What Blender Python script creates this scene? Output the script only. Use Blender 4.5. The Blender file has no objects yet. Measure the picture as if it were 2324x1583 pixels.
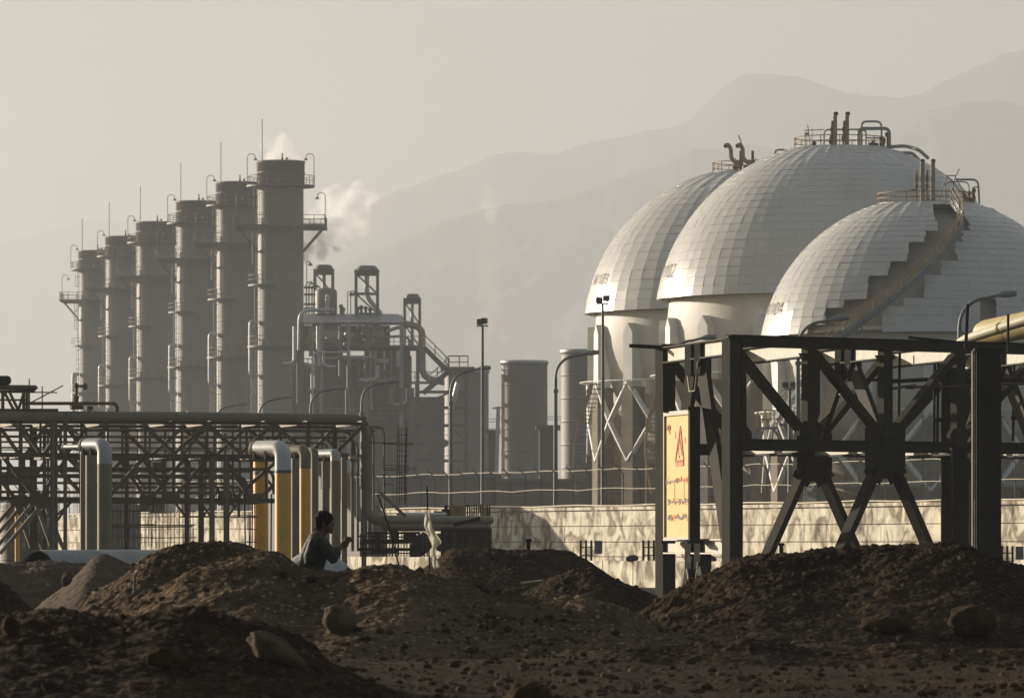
import bpy, bmesh, math, random
import numpy as np
from mathutils import Vector, Matrix
R = math.radians
PI = math.pi
random.seed(7)
C = bpy.context.scene.collection
S = bpy.context.scene
# ------------------------------------------------------------------ camera, sky, sun, exposure
H = 1.5                       # eye height
FP = 2324 * 200 / 36.0        # focal length in planning pixels (plan grid 2324 x 1583)
U0, V0 = 1162.0, 1235.0       # principal column, horizon row
cd = bpy.data.cameras.new("camera"); cam = bpy.data.objects.new("camera", cd); C.objects.link(cam)
cam.location = (0, 0, H); cam.rotation_euler = (R(90), 0, 0)
cd.lens = 200; cd.sensor_width = 36; cd.shift_y = (V0 - 791.5) / 2324
cd.clip_start = 1.0; cd.clip_end = 40000
cd.dof.use_dof = True; cd.dof.focus_distance = 112; cd.dof.aperture_fstop = 10
S.camera = cam
SUN_EL = 10.5
SUN_AZ = math.degrees(math.atan2(-0.77, 0.64))   # from +Y towards -X
w = bpy.data.worlds.new("World"); S.world = w; w.use_nodes = True
nt = w.node_tree; nt.nodes.clear()
sky = nt.nodes.new("ShaderNodeTexSky"); sky.sky_type = 'NISHITA'; sky.sun_disc = False
sky.sun_elevation = R(SUN_EL); sky.sun_rotation = R(SUN_AZ); sky.dust_density = 3.0; sky.air_density = 1.0; sky.altitude = 900
bg = nt.nodes.new("ShaderNodeBackground"); bg.inputs[1].default_value = 0.05
wo = nt.nodes.new("ShaderNodeOutputWorld")
nt.links.new(sky.outputs[0], bg.inputs[0]); nt.links.new(bg.outputs[0], wo.inputs[0])
sd = bpy.data.lights.new("sun", 'SUN'); sd.energy = 5.0; sd.angle = R(0.6); sd.color = (1.0, 0.89, 0.74)
sun = bpy.data.objects.new("sun", sd); C.objects.link(sun)
sv = Vector((-0.77, 0.64, math.tan(R(SUN_EL)))).normalized()
sun.rotation_euler = sv.to_track_quat('Z', 'Y').to_euler(); sun.location = (-50, 60, 60)
S.view_settings.view_transform = 'Standard'; S.view_settings.look = 'None'
S.view_settings.exposure = 0.90
S.cycles.volume_bounces = 12; S.cycles.max_bounces = 16; S.view_settings.gamma = 1
HAZE = 0.00023

# ------------------------------------------------------------------ materials
def mat(name, col, rough=0.7, metal=0.0, var=0.12, scale=2.0, bump=0.0, bscale=20.0, stretch=(1, 1, 1), col2=None, spec=0.5):
    m = bpy.data.materials.new(name); m.use_nodes = True
    n = m.node_tree.nodes; l = m.node_tree.links; b = n['Principled BSDF']
    b.inputs['Roughness'].default_value = rough; b.inputs['Metallic'].default_value = metal
    b.inputs['Specular IOR Level'].default_value = spec
    tc = n.new('ShaderNodeTexCoord'); mp = n.new('ShaderNodeMapping'); mp.inputs['Scale'].default_value = stretch
    l.new(tc.outputs['Object'], mp.inputs[0])
    nz = n.new('ShaderNodeTexNoise'); nz.inputs['Scale'].default_value = scale; nz.inputs['Detail'].default_value = 6; nz.inputs['Roughness'].default_value = 0.65
    l.new(mp.outputs[0], nz.inputs[0])
    rp = n.new('ShaderNodeValToRGB'); c2 = col2 or tuple(c * (1 - 2.2 * var) for c in col)
    rp.color_ramp.elements[0].color = (*[max(0, c) for c in c2], 1); rp.color_ramp.elements[0].position = 0.32
    rp.color_ramp.elements[1].color = (*[min(1, c * (1 + var)) for c in col], 1); rp.color_ramp.elements[1].position = 0.68
    l.new(nz.outputs[0], rp.inputs[0]); l.new(rp.outputs[0], b.inputs['Base Color'])
    if bump:
        nb = n.new('ShaderNodeTexNoise'); nb.inputs['Scale'].default_value = bscale; nb.inputs['Detail'].default_value = 5
        l.new(mp.outputs[0], nb.inputs[0]); bp = n.new('ShaderNodeBump'); bp.inputs['Strength'].default_value = bump
        bp.inputs['Distance'].default_value = 0.03; l.new(nb.outputs[0], bp.inputs['Height']); l.new(bp.outputs[0], b.inputs['Normal'])
    return m

M = {}
M['stack'] = mat('stack_paint', (0.185, 0.160, 0.135), 0.6, var=0.10, scale=0.25, stretch=(1, 1, .25))
M['stack_cap'] = mat('stack_cap_paint', (0.11, 0.093, 0.08), 0.6, var=0.12, scale=0.4)
M['steel_far'] = mat('far_steel', (0.10, 0.095, 0.085), 0.6, var=0.15)
M['rail_far'] = mat('far_rail', (0.19, 0.16, 0.10), 0.6, var=0.15)
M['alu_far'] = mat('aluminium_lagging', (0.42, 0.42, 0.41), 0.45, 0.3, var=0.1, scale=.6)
M['casing'] = mat('boiler_casing', (0.12, 0.098, 0.075), 0.7, var=0.18, scale=.3, stretch=(1, 1, .3))
M['roofm'] = mat('drum_house_roof', (0.25, 0.255, 0.26), 0.5, var=0.06)
M['steel_mid'] = mat('rack_steel', (0.145, 0.105, 0.066), 0.75, spec=.2, var=0.18, scale=1.2)
M['pipe_mid'] = mat('grey_pipe_paint', (0.23, 0.185, 0.125), 0.65, spec=.3, var=0.12, scale=.8)
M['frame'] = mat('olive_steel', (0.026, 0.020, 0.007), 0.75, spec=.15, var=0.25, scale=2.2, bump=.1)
M['frame_web'] = mat('sunlit_web_steel', (0.46, 0.42, 0.31), 0.6, var=0.12, scale=4)  # pale colour carries the sunlight on the frame's cross beam webs
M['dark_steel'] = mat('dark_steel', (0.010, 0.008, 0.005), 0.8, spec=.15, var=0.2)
M['rust'] = mat('rusty_steel', (0.09, 0.05, 0.025), 0.8, var=0.3, scale=4)
M['yellow'] = mat('yellow_pipe_paint', (0.88, 0.44, 0.05), 0.5, var=0.07, scale=1.5)
M['whitepipe'] = mat('white_pipe_coating', (0.60, 0.59, 0.55), 0.5, var=0.06, scale=1.5)
M['band'] = mat('blue_grey_band', (0.10, 0.12, 0.15), 0.6)
M['clad'] = mat('sphere_cladding', (0.55, 0.53, 0.48), 0.32, 0.0, var=0.05, scale=.25)
M['ball'] = mat('sphere_shell', (0.62, 0.58, 0.48), 0.6, var=0.08, scale=.2, stretch=(1, 1, .3))
M['shell_shade'] = mat('shaded_shell_tone', (0.33, 0.285, 0.23), 0.8, var=0.12, scale=.6)  # shell colour darkened for the shade under the cladding
M['legw'] = mat('white_leg_paint', (0.68, 0.66, 0.60), 0.55, var=0.07, scale=.8)
M['fireproof'] = mat('leg_concrete', (0.20, 0.165, 0.12), 0.9, var=0.15, scale=1)
M['stair'] = mat('stair_blue_steel', (0.17, 0.21, 0.24), 0.55, var=0.15)
M['railing'] = mat('yellow_brown_railing', (0.30, 0.18, 0.06), 0.6, var=0.15)
M['text'] = mat('stencil_paint', (0.40, 0.37, 0.30), 0.8)
M['ink_red'] = mat('faded_red_ink', (0.74, 0.27, 0.13), 0.8, var=.2, scale=12)
M['ink_blue'] = mat('faded_blue_ink', (0.40, 0.34, 0.28), 0.8, var=.2, scale=12)
M['board'] = mat('sign_board', (0.80, 0.45, 0.11), 0.7, var=0.05, scale=3)
M['board_edge'] = mat('sign_trim', (0.42, 0.36, 0.26), 0.6)
M['lampm'] = mat('lamp_pole_paint', (0.11, 0.11, 0.10), 0.55)
M['lampgrey'] = mat('lamp_head_metal', (0.22, 0.22, 0.21), 0.5)
M['flood'] = mat('floodlight_housing', (0.035, 0.035, 0.035), 0.4)
M['concrete_pipe'] = mat('concrete_pipe', (0.36, 0.35, 0.33), 0.8, var=0.1, scale=2)
M['tarp'] = mat('pale_tarpaulin', (0.46, 0.44, 0.41), 0.8, var=0.08, scale=1)
M['lag'] = mat('cream_lagging', (0.62, 0.52, 0.33), 0.6, var=0.12, scale=2)
M['lagy'] = mat('yellow_lagging', (0.58, 0.44, 0.17), 0.6, var=0.12, scale=1.5)
M['shed'] = mat('shed_cladding', (0.15, 0.125, 0.10), 0.8, var=0.15, scale=.2, stretch=(1, 1, .2))
M['shed_pale'] = mat('shed_pale_wall', (0.55, 0.50, 0.40), 0.8, var=0.1, scale=.5)
M['cabinet'] = mat('cabinet_paint', (0.16, 0.16, 0.16), 0.6)
M['rag'] = mat('pale_plastic_sheet', (0.80, 0.76, 0.64), 0.7, var=.1, scale=6, bump=.4, bscale=8)
M['skin'] = mat('skin', (0.10, 0.045, 0.025), 0.6, var=.05)
M['hair'] = mat('black_hair', (0.008, 0.006, 0.004), 0.8, spec=.1, bump=.6, bscale=60)
M['shirt'] = mat('dark_olive_shirt', (0.020, 0.022, 0.017), 0.7, spec=.3, var=.2, scale=8, bump=.6, bscale=14)
M['trousers'] = mat('dark_trousers', (0.03, 0.028, 0.025), 0.9, bump=.3, bscale=12)
M['belt'] = mat('shiny_buckle', (0.7, 0.68, 0.62), 0.25, 0.8)
M['orange'] = mat('ochre_steel_plate', (0.42, 0.25, 0.10), 0.7, var=.2, scale=3)
M['rockm'] = mat('boulder_rock', (0.055, 0.032, 0.016), 0.95, spec=.05, var=.25, scale=4, bump=.5, bscale=12)
M['rockp'] = mat('pale_boulder_rock', (0.10, 0.066, 0.038), 0.95, spec=.1, var=.22, scale=5, bump=.5, bscale=12)
M['powder'] = mat('pale_sand', (0.095, 0.066, 0.043), 0.95, spec=.1, var=.15, scale=3, bump=.4, bscale=20)
M['mount'] = mat('mountain_rock', (0.12, 0.10, 0.08), 0.95, var=.2, scale=.002)

def dirt_mat(nm='gravelly_dirt', k=0.85, sg=1.0, sb=1.0):
    m = bpy.data.materials.new(nm); m.use_nodes = True
    n = m.node_tree.nodes; l = m.node_tree.links; b = n['Principled BSDF']; b.inputs['Roughness'].default_value = 0.95
    b.inputs['Specular IOR Level'].default_value = 0.05
    tc = n.new('ShaderNodeTexCoord')
    def nz(s, d=6, r=.6):
        x = n.new('ShaderNodeTexNoise'); x.inputs['Scale'].default_value = s; x.inputs['Detail'].default_value = d; x.inputs['Roughness'].default_value = r
        l.new(tc.outputs['Object'], x.inputs[0]); return x
    a = nz(.9); f = nz(9, 8, .7)
    v = n.new('ShaderNodeTexVoronoi'); v.inputs['Scale'].default_value = 16; l.new(tc.outputs['Object'], v.inputs[0])
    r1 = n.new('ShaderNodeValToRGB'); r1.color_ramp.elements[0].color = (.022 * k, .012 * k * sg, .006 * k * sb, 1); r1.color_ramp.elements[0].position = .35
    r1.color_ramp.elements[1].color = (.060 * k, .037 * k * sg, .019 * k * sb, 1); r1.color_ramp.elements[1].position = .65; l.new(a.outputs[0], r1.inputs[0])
    r2 = n.new('ShaderNodeValToRGB'); r2.color_ramp.elements[0].color = (.45, .45, .45, 1); r2.color_ramp.elements[0].position = .3
    r2.color_ramp.elements[1].color = (1.5, 1.5, 1.5, 1); r2.color_ramp.elements[1].position = .75; l.new(f.outputs[0], r2.inputs[0])
    mx = n.new('ShaderNodeMix'); mx.data_type = 'RGBA'; mx.blend_type = 'MULTIPLY'; mx.inputs[0].default_value = 1
    l.new(r1.outputs[0], mx.inputs[6]); l.new(r2.outputs[0], mx.inputs[7])
    # pale pebbles: some voronoi cells are lighter stones
    r3 = n.new('ShaderNodeValToRGB'); r3.color_ramp.elements[0].position = .78; r3.color_ramp.elements[0].color = (0, 0, 0, 1)
    r3.color_ramp.elements[1].position = .84; r3.color_ramp.elements[1].color = (1, 1, 1, 1)
    sp = n.new('ShaderNodeSeparateColor'); l.new(v.outputs['Color'], sp.inputs[0]); l.new(sp.outputs[0], r3.inputs[0])
    r4 = n.new('ShaderNodeMath'); r4.operation = 'LESS_THAN'; r4.inputs[1].default_value = .38; l.new(v.outputs['Distance'], r4.inputs[0])
    mm = n.new('ShaderNodeMath'); mm.operation = 'MULTIPLY'; l.new(r3.outputs[0], mm.inputs[0]); l.new(r4.outputs[0], mm.inputs[1])
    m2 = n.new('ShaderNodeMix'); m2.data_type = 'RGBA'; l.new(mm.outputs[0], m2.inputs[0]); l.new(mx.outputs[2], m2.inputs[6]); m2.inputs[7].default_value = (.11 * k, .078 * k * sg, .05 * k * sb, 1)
    l.new(m2.outputs[2], b.inputs['Base Color'])
    bp = n.new('ShaderNodeBump'); bp.inputs['Strength'].default_value = .9; bp.inputs['Distance'].default_value = .05
    ad = n.new('ShaderNodeMath'); ad.operation = 'SUBTRACT'; l.new(f.outputs[0], ad.inputs[0]); l.new(v.outputs['Distance'], ad.inputs[1])
    l.new(ad.outputs[0], bp.inputs['Height']); l.new(bp.outputs[0], b.inputs['Normal'])
    return m
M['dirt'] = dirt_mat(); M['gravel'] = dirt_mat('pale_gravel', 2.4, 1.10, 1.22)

def rag_mat():
    m = M['rag']; n = m.node_tree.nodes; l = m.node_tree.links; t = n.new('ShaderNodeBsdfTranslucent'); t.inputs[0].default_value = (.85, .83, .76, 1); x = n.new('ShaderNodeMixShader'); x.inputs[0].default_value = .6
    l.new(n['Principled BSDF'].outputs[0], x.inputs[1]); l.new(t.outputs[0], x.inputs[2]); l.new(x.outputs[0], n['Material Output'].inputs['Surface'])
rag_mat()
def wall_mat():
    m = bpy.data.materials.new('stained_precast_wall'); m.use_nodes = True
    n = m.node_tree.nodes; l = m.node_tree.links; b = n['Principled BSDF']; b.inputs['Roughness'].default_value = 0.9
    tc = n.new('ShaderNodeTexCoord')
    mp = n.new('ShaderNodeMapping'); mp.inputs['Scale'].default_value = (1.3, 1.3, .6); l.new(tc.outputs['Object'], mp.inputs[0])
    a = n.new('ShaderNodeTexNoise'); a.inputs['Scale'].default_value = 1.0; a.inputs['Detail'].default_value = 9; a.inputs['Roughness'].default_value = .7; a.inputs['Distortion'].default_value = .6
    l.new(mp.outputs[0], a.inputs[0])
    a2 = n.new('ShaderNodeTexNoise'); a2.inputs['Scale'].default_value = .9; a2.inputs['Detail'].default_value = 8; a2.inputs['Distortion'].default_value = 1.2
    l.new(tc.outputs['Object'], a2.inputs[0])
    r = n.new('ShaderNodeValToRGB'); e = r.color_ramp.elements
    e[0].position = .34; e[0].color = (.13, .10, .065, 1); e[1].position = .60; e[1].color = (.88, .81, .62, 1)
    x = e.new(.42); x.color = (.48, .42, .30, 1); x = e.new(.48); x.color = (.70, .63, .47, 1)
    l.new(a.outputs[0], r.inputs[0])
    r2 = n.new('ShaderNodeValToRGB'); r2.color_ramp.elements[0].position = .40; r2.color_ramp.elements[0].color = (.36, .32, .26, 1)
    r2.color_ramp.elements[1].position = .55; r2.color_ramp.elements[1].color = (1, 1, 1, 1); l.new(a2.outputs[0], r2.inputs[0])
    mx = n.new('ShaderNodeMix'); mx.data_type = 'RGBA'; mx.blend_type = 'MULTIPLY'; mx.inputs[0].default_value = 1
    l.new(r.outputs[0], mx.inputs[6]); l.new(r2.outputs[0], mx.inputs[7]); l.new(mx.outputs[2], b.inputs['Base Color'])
    bp = n.new('ShaderNodeBump'); bp.inputs['Strength'].default_value = .4; bp.inputs['Distance'].default_value = .05; l.new(a.outputs[0], bp.inputs['Height']); l.new(bp.outputs[0], b.inputs['Normal'])
    return m
M['wall'] = wall_mat()

# ------------------------------------------------------------------ helpers
def P(u, v, Y):               # plan a world point from plan-grid column/row at depth Y
    return Vector(((u - U0) / FP * Y, Y, H + (V0 - v) / FP * Y))
def tag(o, label=None, cat=None, group=None, kind=None):
    if label: o['label'] = label
    if cat: o['category'] = cat
    if group: o['group'] = group
    if kind: o['kind'] = kind
    return o
def empty(name, loc, label, cat, group=None, rz=0):
    o = bpy.data.objects.new(name, None); C.objects.link(o); o.location = loc; o.rotation_euler = (0, 0, rz); o.empty_display_size = .5
    return tag(o, label, cat, group)
def origin_of(o):
    p = Vector((0, 0, 0))
    while o is not None:
        p += o.location; o = o.parent
    return p
def children(o): return [c for c in bpy.data.objects if c.parent == o]
def copy_tree(o, parent=None):
    kids = list(o.children)
    c = o.copy(); C.objects.link(c)
    if parent is not None: c.parent = parent
    for ch in kids: copy_tree(ch, c)
    return c
class MB:
    def __init__(s): s.v = []; s.f = []; s.sm = []
    def add(s, vs, fs, smooth=False):
        k = len(s.v); s.v += [tuple(p) for p in vs]; s.f += [tuple(i + k for i in f) for f in fs]; s.sm += [smooth] * len(fs); return s
    def box(s, c, d, rot=None):
        c = Vector(c); hx, hy, hz = d[0] / 2, d[1] / 2, d[2] / 2
        vs = [Vector((x, y, z)) for x in (-hx, hx) for y in (-hy, hy) for z in (-hz, hz)]
        if rot is not None: vs = [rot @ p for p in vs]
        return s.add([p + c for p in vs], [(0, 1, 3, 2), (4, 6, 7, 5), (0, 4, 5, 1), (2, 3, 7, 6), (0, 2, 6, 4), (1, 5, 7, 3)])
    def beam(s, a, b, wd, ht, up=Vector((0, 0, 1)), kind='box'):
        a = Vector(a); b = Vector(b); d = b - a; L = d.length
        if L < 1e-5: return s
        d.normalize(); up = Vector(up)
        if abs(d.dot(up)) > .98: up = Vector((0, 1, 0))
        sx = d.cross(up).normalized(); uz = sx.cross(d)
        rot = Matrix((sx, d, uz)).transposed(); c = (a + b) / 2
        if kind == 'box': return s.box(c, (wd, L, ht), rot)
        t = max(.012, ht * .07)
        s.box(c + uz * (ht / 2 - t / 2), (wd, L, t), rot); s.box(c - uz * (ht / 2 - t / 2), (wd, L, t), rot)
        return s.box(c, (t * .8, L, ht - 2 * t), rot)
    def tube(s, pts, r, n=10, cap=True, smooth=True, rs=None):
        pts = [Vector(p) for p in pts]; N = len(pts); vs = []; fs = []
        T = []
        for i in range(N):
            a = pts[max(0, i - 1)]; b = pts[min(N - 1, i + 1)]; T.append((b - a).normalized())
        ref = Vector((0, 0, 1)) if abs(T[0].z) < .9 else Vector((1, 0, 0))
        x = T[0].cross(ref).normalized()
        for i in range(N):
            x = (x - T[i] * x.dot(T[i])).normalized(); y = T[i].cross(x); rr = rs[i] if rs else r
            for k in range(n):
                an = 2 * PI * k / n; vs.append(pts[i] + (x * math.cos(an) + y * math.sin(an)) * rr)
        for i in range(N - 1):
            for k in range(n):
                k2 = (k + 1) % n; fs.append((i * n + k, i * n + k2, (i + 1) * n + k2, (i + 1) * n + k))
        s.add(vs, fs, smooth)
        if cap:
            s.add(vs[:n], [tuple(range(n))[::-1]]); s.add(vs[-n:], [tuple(range(n))])
        return s
    def lathe(s, prof, c=(0, 0, 0), n=48, smooth=True, a0=0, a1=2 * PI):
        c = Vector(c); full = abs(a1 - a0 - 2 * PI) < 1e-6; m = n if full else n + 1; vs = []; fs = []
        for (r, z) in prof:
            for k in range(m):
                an = a0 + (a1 - a0) * k / n; vs.append(c + Vector((r * math.cos(an), r * math.sin(an), z)))
        for i in range(len(prof) - 1):
            for k in range(n):
                k2 = (k + 1) % m; fs.append((i * m + k, i * m + k2, (i + 1) * m + k2, (i + 1) * m + k))
        return s.add(vs, fs, smooth)
    def prism(s, poly, a, b):       # polygon of Vectors extruded a->b offsets
        n = len(poly); a = Vector(a); b = Vector(b)
        vs = [p + a for p in poly] + [p + b for p in poly]
        fs = [tuple(range(n))[::-1], tuple(range(n, 2 * n))] + [(i, (i + 1) % n, n + (i + 1) % n, n + i) for i in range(n)]
        return s.add(vs, fs)
    def ell(s, c, r, rot=None, n=14, m=10):
        c = Vector(c); vs = []; fs = []
        for i in range(m + 1):
            th = PI * i / m
            for k in range(n):
                p = Vector((r[0] * math.sin(th) * math.cos(2 * PI * k / n), r[1] * math.sin(th) * math.sin(2 * PI * k / n), r[2] * math.cos(th)))
                if rot is not None: p = rot @ p
                vs.append(c + p)
        for i in range(m):
            for k in range(n):
                k2 = (k + 1) % n; fs.append((i * n + k, (i + 1) * n + k, (i + 1) * n + k2, i * n + k2))
        return s.add(vs, fs, True)
    def rail(s, pts, h=1.1, post=1.3, r=.035, mid=True, box=False):   # handrail along a polyline
        pts = [Vector(p) for p in pts]; up = Vector((0, 0, h))
        s.tube([p + up for p in pts], r, 6)
        if mid: s.tube([p + up * .5 for p in pts], r * .8, 6)
        acc = 0; s.tube([pts[0], pts[0] + up], r, 6)
        for a, b in zip(pts[:-1], pts[1:]):
            L = (b - a).length; d = post - acc
            while d <= L:
                q = a.lerp(b, d / L); s.tube([q, q + up], r, 6); d += post
            acc = (L - (d - post))
        s.tube([pts[-1], pts[-1] + up], r, 6)
        return s
    def build(s, name, m, parent=None, loc=None, local=False):
        me = bpy.data.meshes.new(name)
        o = bpy.data.objects.new(name, me); C.objects.link(o)
        if parent is not None: o.parent = parent; off = origin_of(parent) if not local else Vector((0, 0, 0))
        elif loc is not None: o.location = loc; off = Vector(loc) if not local else Vector((0, 0, 0))
        else: off = Vector((0, 0, 0))
        me.from_pydata([(p[0] - off.x, p[1] - off.y, p[2] - off.z) for p in s.v], [], s.f)
        me.polygons.foreach_set('use_smooth', s.sm); me.materials.append(M[m] if isinstance(m, str) else m); me.update()
        return o
def arc(c, r, a0, a1, n=24, z=None):
    c = Vector(c); return [c + Vector((r * math.cos(a0 + (a1 - a0) * i / n), r * math.sin(a0 + (a1 - a0) * i / n), 0)) for i in range(n + 1)]
def fillet(pts, r, n=6):
    pts = [Vector(p) for p in pts]; out = [pts[0]]
    for i in range(1, len(pts) - 1):
        a, b, c = pts[i - 1], pts[i], pts[i + 1]; d1 = (a - b); d2 = (c - b)
        rr = min(r, d1.length * .49, d2.length * .49); p = b + d1.normalized() * rr; q = b + d2.normalized() * rr
        for k in range(n + 1):
            t = k / n; out.append(p * (1 - t) ** 2 + b * 2 * t * (1 - t) + q * t * t)
    return out + [pts[-1]]
# value noise on numpy arrays
_tab = np.random.RandomState(3).rand(256, 256)
def vnoise(x, y):
    xi = np.floor(x).astype(int); yi = np.floor(y).astype(int); fx = x - xi; fy = y - yi
    fx = fx * fx * (3 - 2 * fx); fy = fy * fy * (3 - 2 * fy)
    g = lambda a, b: _tab[a & 255, b & 255]
    return (g(xi, yi) * (1 - fx) + g(xi + 1, yi) * fx) * (1 - fy) + (g(xi, yi + 1) * (1 - fx) + g(xi + 1, yi + 1) * fx) * fy * 1.0
def fbm(x, y, o=5, seed=0, g=.5):
    t = 0; a = 1; s = 0
    for i in range(o):
        t = t + a * (vnoise(x * 2 ** i + 17.3 * i + seed * 5.1, y * 2 ** i + 9.7 * i + seed * 3.3) - .5); s += a; a *= g
    return t / s * 2
def grid_mesh(name, X, Y, Z, m, smooth=True, loc=None):
    ny, nx = X.shape; me = bpy.data.meshes.new(name); off = Vector(loc or (0, 0, 0))
    co = np.stack([X - off.x, Y - off.y, Z - off.z], -1).reshape(-1, 3).astype(np.float32)
    i = (np.arange(ny - 1)[:, None] * nx + np.arange(nx - 1)[None, :]).reshape(-1)
    q = np.stack([i, i + 1, i + nx + 1, i + nx], -1).astype(np.int32)
    me.vertices.add(len(co)); me.vertices.foreach_set('co', co.reshape(-1))
    me.loops.add(q.size); me.loops.foreach_set('vertex_index', q.reshape(-1))
    me.polygons.add(len(q)); me.polygons.foreach_set('loop_start', np.arange(0, q.size, 4, dtype=np.int32))
    me.polygons.foreach_set('loop_total', np.full(len(q), 4, dtype=np.int32)); me.update(calc_edges=True); me.validate()
    me.polygons.foreach_set('use_smooth', np.full(len(me.polygons), smooth)); me.materials.append(M[m])
    o = bpy.data.objects.new(name, me); C.objects.link(o); o.location = off
    return o

# ------------------------------------------------------------------ ground and mounds
def ground_z(X, Y):
    X = np.asarray(X, float); Y = np.asarray(Y, float)
    base = np.interp(Y, [0, 20, 30, 54, 62, 75, 95, 400], [0, .35, .5, .5, .3, .15, 0, 0])
    near = np.clip((110 - Y) / 40, 0, 1) * np.clip((Y - 5) / 15, 0, 1)
    return base + near * (.10 * fbm(X * .35, Y * .12, 4, 2) + .045 * fbm(X * 1.6, Y * .8, 5, 5, .6))
ys = np.concatenate([np.linspace(-30, 25, 30), np.linspace(25.2, 66, 330), np.linspace(66.5, 130, 90), np.geomspace(132, 17300, 64)])
xs = np.concatenate([-np.geomspace(1660, 9, 50), np.linspace(-8.9, 8.9, 300), np.geomspace(9, 1860, 50)])
XX, YY = np.meshgrid(xs, ys)
tag(grid_mesh('ground', XX, YY, ground_z(XX, YY), 'dirt'), 'gravelly brown dirt ground of the building site', 'ground', kind='structure')

STONES = []
def mound(name, label, Yc, pts, wf, wb, rough=.05, m='dirt', base=None, seed=1, res=.024, stones=60, pf=1.3, vtag='structure'):
    us = [p[0] for p in pts]; x0 = (us[0] - U0) / FP * Yc; x1 = (us[-1] - U0) / FP * Yc
    cx = np.array([(p[0] - U0) / FP * Yc for p in pts]); cz = np.array([H + (V0 - p[1]) / FP * Yc for p in pts])
    nx = max(60, int((x1 - x0) / res)); ny = int((wf + wb) / res / 1.3)
    X, T = np.meshgrid(np.linspace(x0, x1, nx), np.linspace(-1, 1, ny))
    wig = fbm(X * .5, X * 0 + seed, 3, seed) * wf * .25
    Y = Yc + np.where(T < 0, T * wf, T * wb) + wig * (1 - np.abs(T))
    gz = ground_z(X, Y) if base is None else base
    cr1 = np.interp(X[0], cx, cz); kk = max(3, int(((.35 if m == 'powder' else .10) / ((x1 - x0) / nx))) | 1); cr1 = np.convolve(np.pad(cr1, kk // 2, mode='edge'), np.hanning(kk + 2)[1:-1] / np.hanning(kk + 2)[1:-1].sum(), 'valid'); crest = np.broadcast_to(cr1, X.shape); prof = np.clip(1 - np.abs(T) ** pf, 0, 1)
    prof = np.where(T < 0, prof, np.clip(1 - T ** 2, 0, 1))
    edge = np.clip(np.minimum((X - x0), (x1 - X)) / .25, 0, 1)
    Z = gz - .06 + (np.maximum(crest - gz, 0) + .06) * prof
    nz = rough * (fbm(X * .9, Y * .7, 4, seed) * 2.0 + fbm(X * 3.2, Y * 2.6, 5, seed + 3, .7) * 1.5 + (np.abs(fbm(X * 7, Y * 6, 4, seed + 8, .7)) - .22) * 1.2 + fbm(X * 22, Y * 20, 3, seed + 6) * .55)
    crk = np.clip(np.exp(-(T / .12) ** 2), 0, 1)
    Z = Z + nz * (1 - .30 * crk) * edge * np.clip(1.15 - np.abs(T), 0, 1)
    o = grid_mesh(name, X, Y, Z, m, loc=(float((x0 + x1) / 2), Yc, 0))
    tag(o, label, 'dirt mound', kind=vtag)
    rs = np.random.RandomState(seed + 40)
    for k in range(stones):
        i = rs.randint(2, ny // 2 + 3); j = rs.randint(2, nx - 2); STONES.append((X[i, j], Y[i, j], Z[i, j], Yc))
    return o
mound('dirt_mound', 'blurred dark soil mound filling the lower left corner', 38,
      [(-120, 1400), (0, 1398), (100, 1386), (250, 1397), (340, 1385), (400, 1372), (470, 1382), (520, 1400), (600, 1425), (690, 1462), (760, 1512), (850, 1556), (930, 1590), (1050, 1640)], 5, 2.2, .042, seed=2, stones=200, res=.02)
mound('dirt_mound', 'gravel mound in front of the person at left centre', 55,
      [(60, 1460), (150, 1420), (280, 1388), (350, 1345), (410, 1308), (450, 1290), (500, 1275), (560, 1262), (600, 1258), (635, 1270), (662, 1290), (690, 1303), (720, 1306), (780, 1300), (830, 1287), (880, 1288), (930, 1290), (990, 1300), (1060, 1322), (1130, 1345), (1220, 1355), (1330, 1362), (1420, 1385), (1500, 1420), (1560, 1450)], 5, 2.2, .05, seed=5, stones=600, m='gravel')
mound('dirt_mound', 'rubble mound with rounded top behind the gravel mound at left', 68,
      [(170, 1400), (210, 1345), (270, 1320), (330, 1270), (385, 1248), (430, 1238), (490, 1233), (540, 1236), (585, 1247), (620, 1262), (650, 1285), (690, 1308), (760, 1335)], 3.2, 3, .05, seed=9, stones=200, m='gravel')
mound('dirt_mound', 'smooth sandy mound in front of the concrete pipe', 84,
      [(-80, 1278), (0, 1279), (60, 1277), (120, 1272), (180, 1276), (230, 1270), (290, 1290), (340, 1330), (390, 1370)], 4, 3, .045, m='powder', seed=12, stones=10)
mound('dirt_mound', 'pale sand heap with a peak leaning on the concrete pipe', 80,
      [(60, 1400), (90, 1370), (140, 1335), (185, 1290), (222, 1252), (240, 1255), (270, 1270), (330, 1300), (400, 1350)], 4, 2, .03, m='powder', seed=14, stones=10)
mound('dirt_mound', 'small dark soil heap cut by the left edge', 64,
      [(-90, 1300), (-40, 1298), (0, 1318), (30, 1345), (60, 1372), (90, 1395)], 3, 2, .05, seed=15, stones=30)
mound('dirt_mound', 'dark flat topped dirt mound in front of the stained wall', 84,
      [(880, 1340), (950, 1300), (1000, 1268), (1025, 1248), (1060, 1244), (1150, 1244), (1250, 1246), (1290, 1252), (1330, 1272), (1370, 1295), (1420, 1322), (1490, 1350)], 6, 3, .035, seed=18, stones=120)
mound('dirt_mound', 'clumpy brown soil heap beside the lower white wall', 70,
      [(1150, 1370), (1210, 1332), (1250, 1308), (1285, 1296), (1335, 1292), (1370, 1300), (1400, 1318), (1450, 1338), (1500, 1360), (1540, 1390)], 4, 2.5, .05, seed=21, stones=90)
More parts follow.
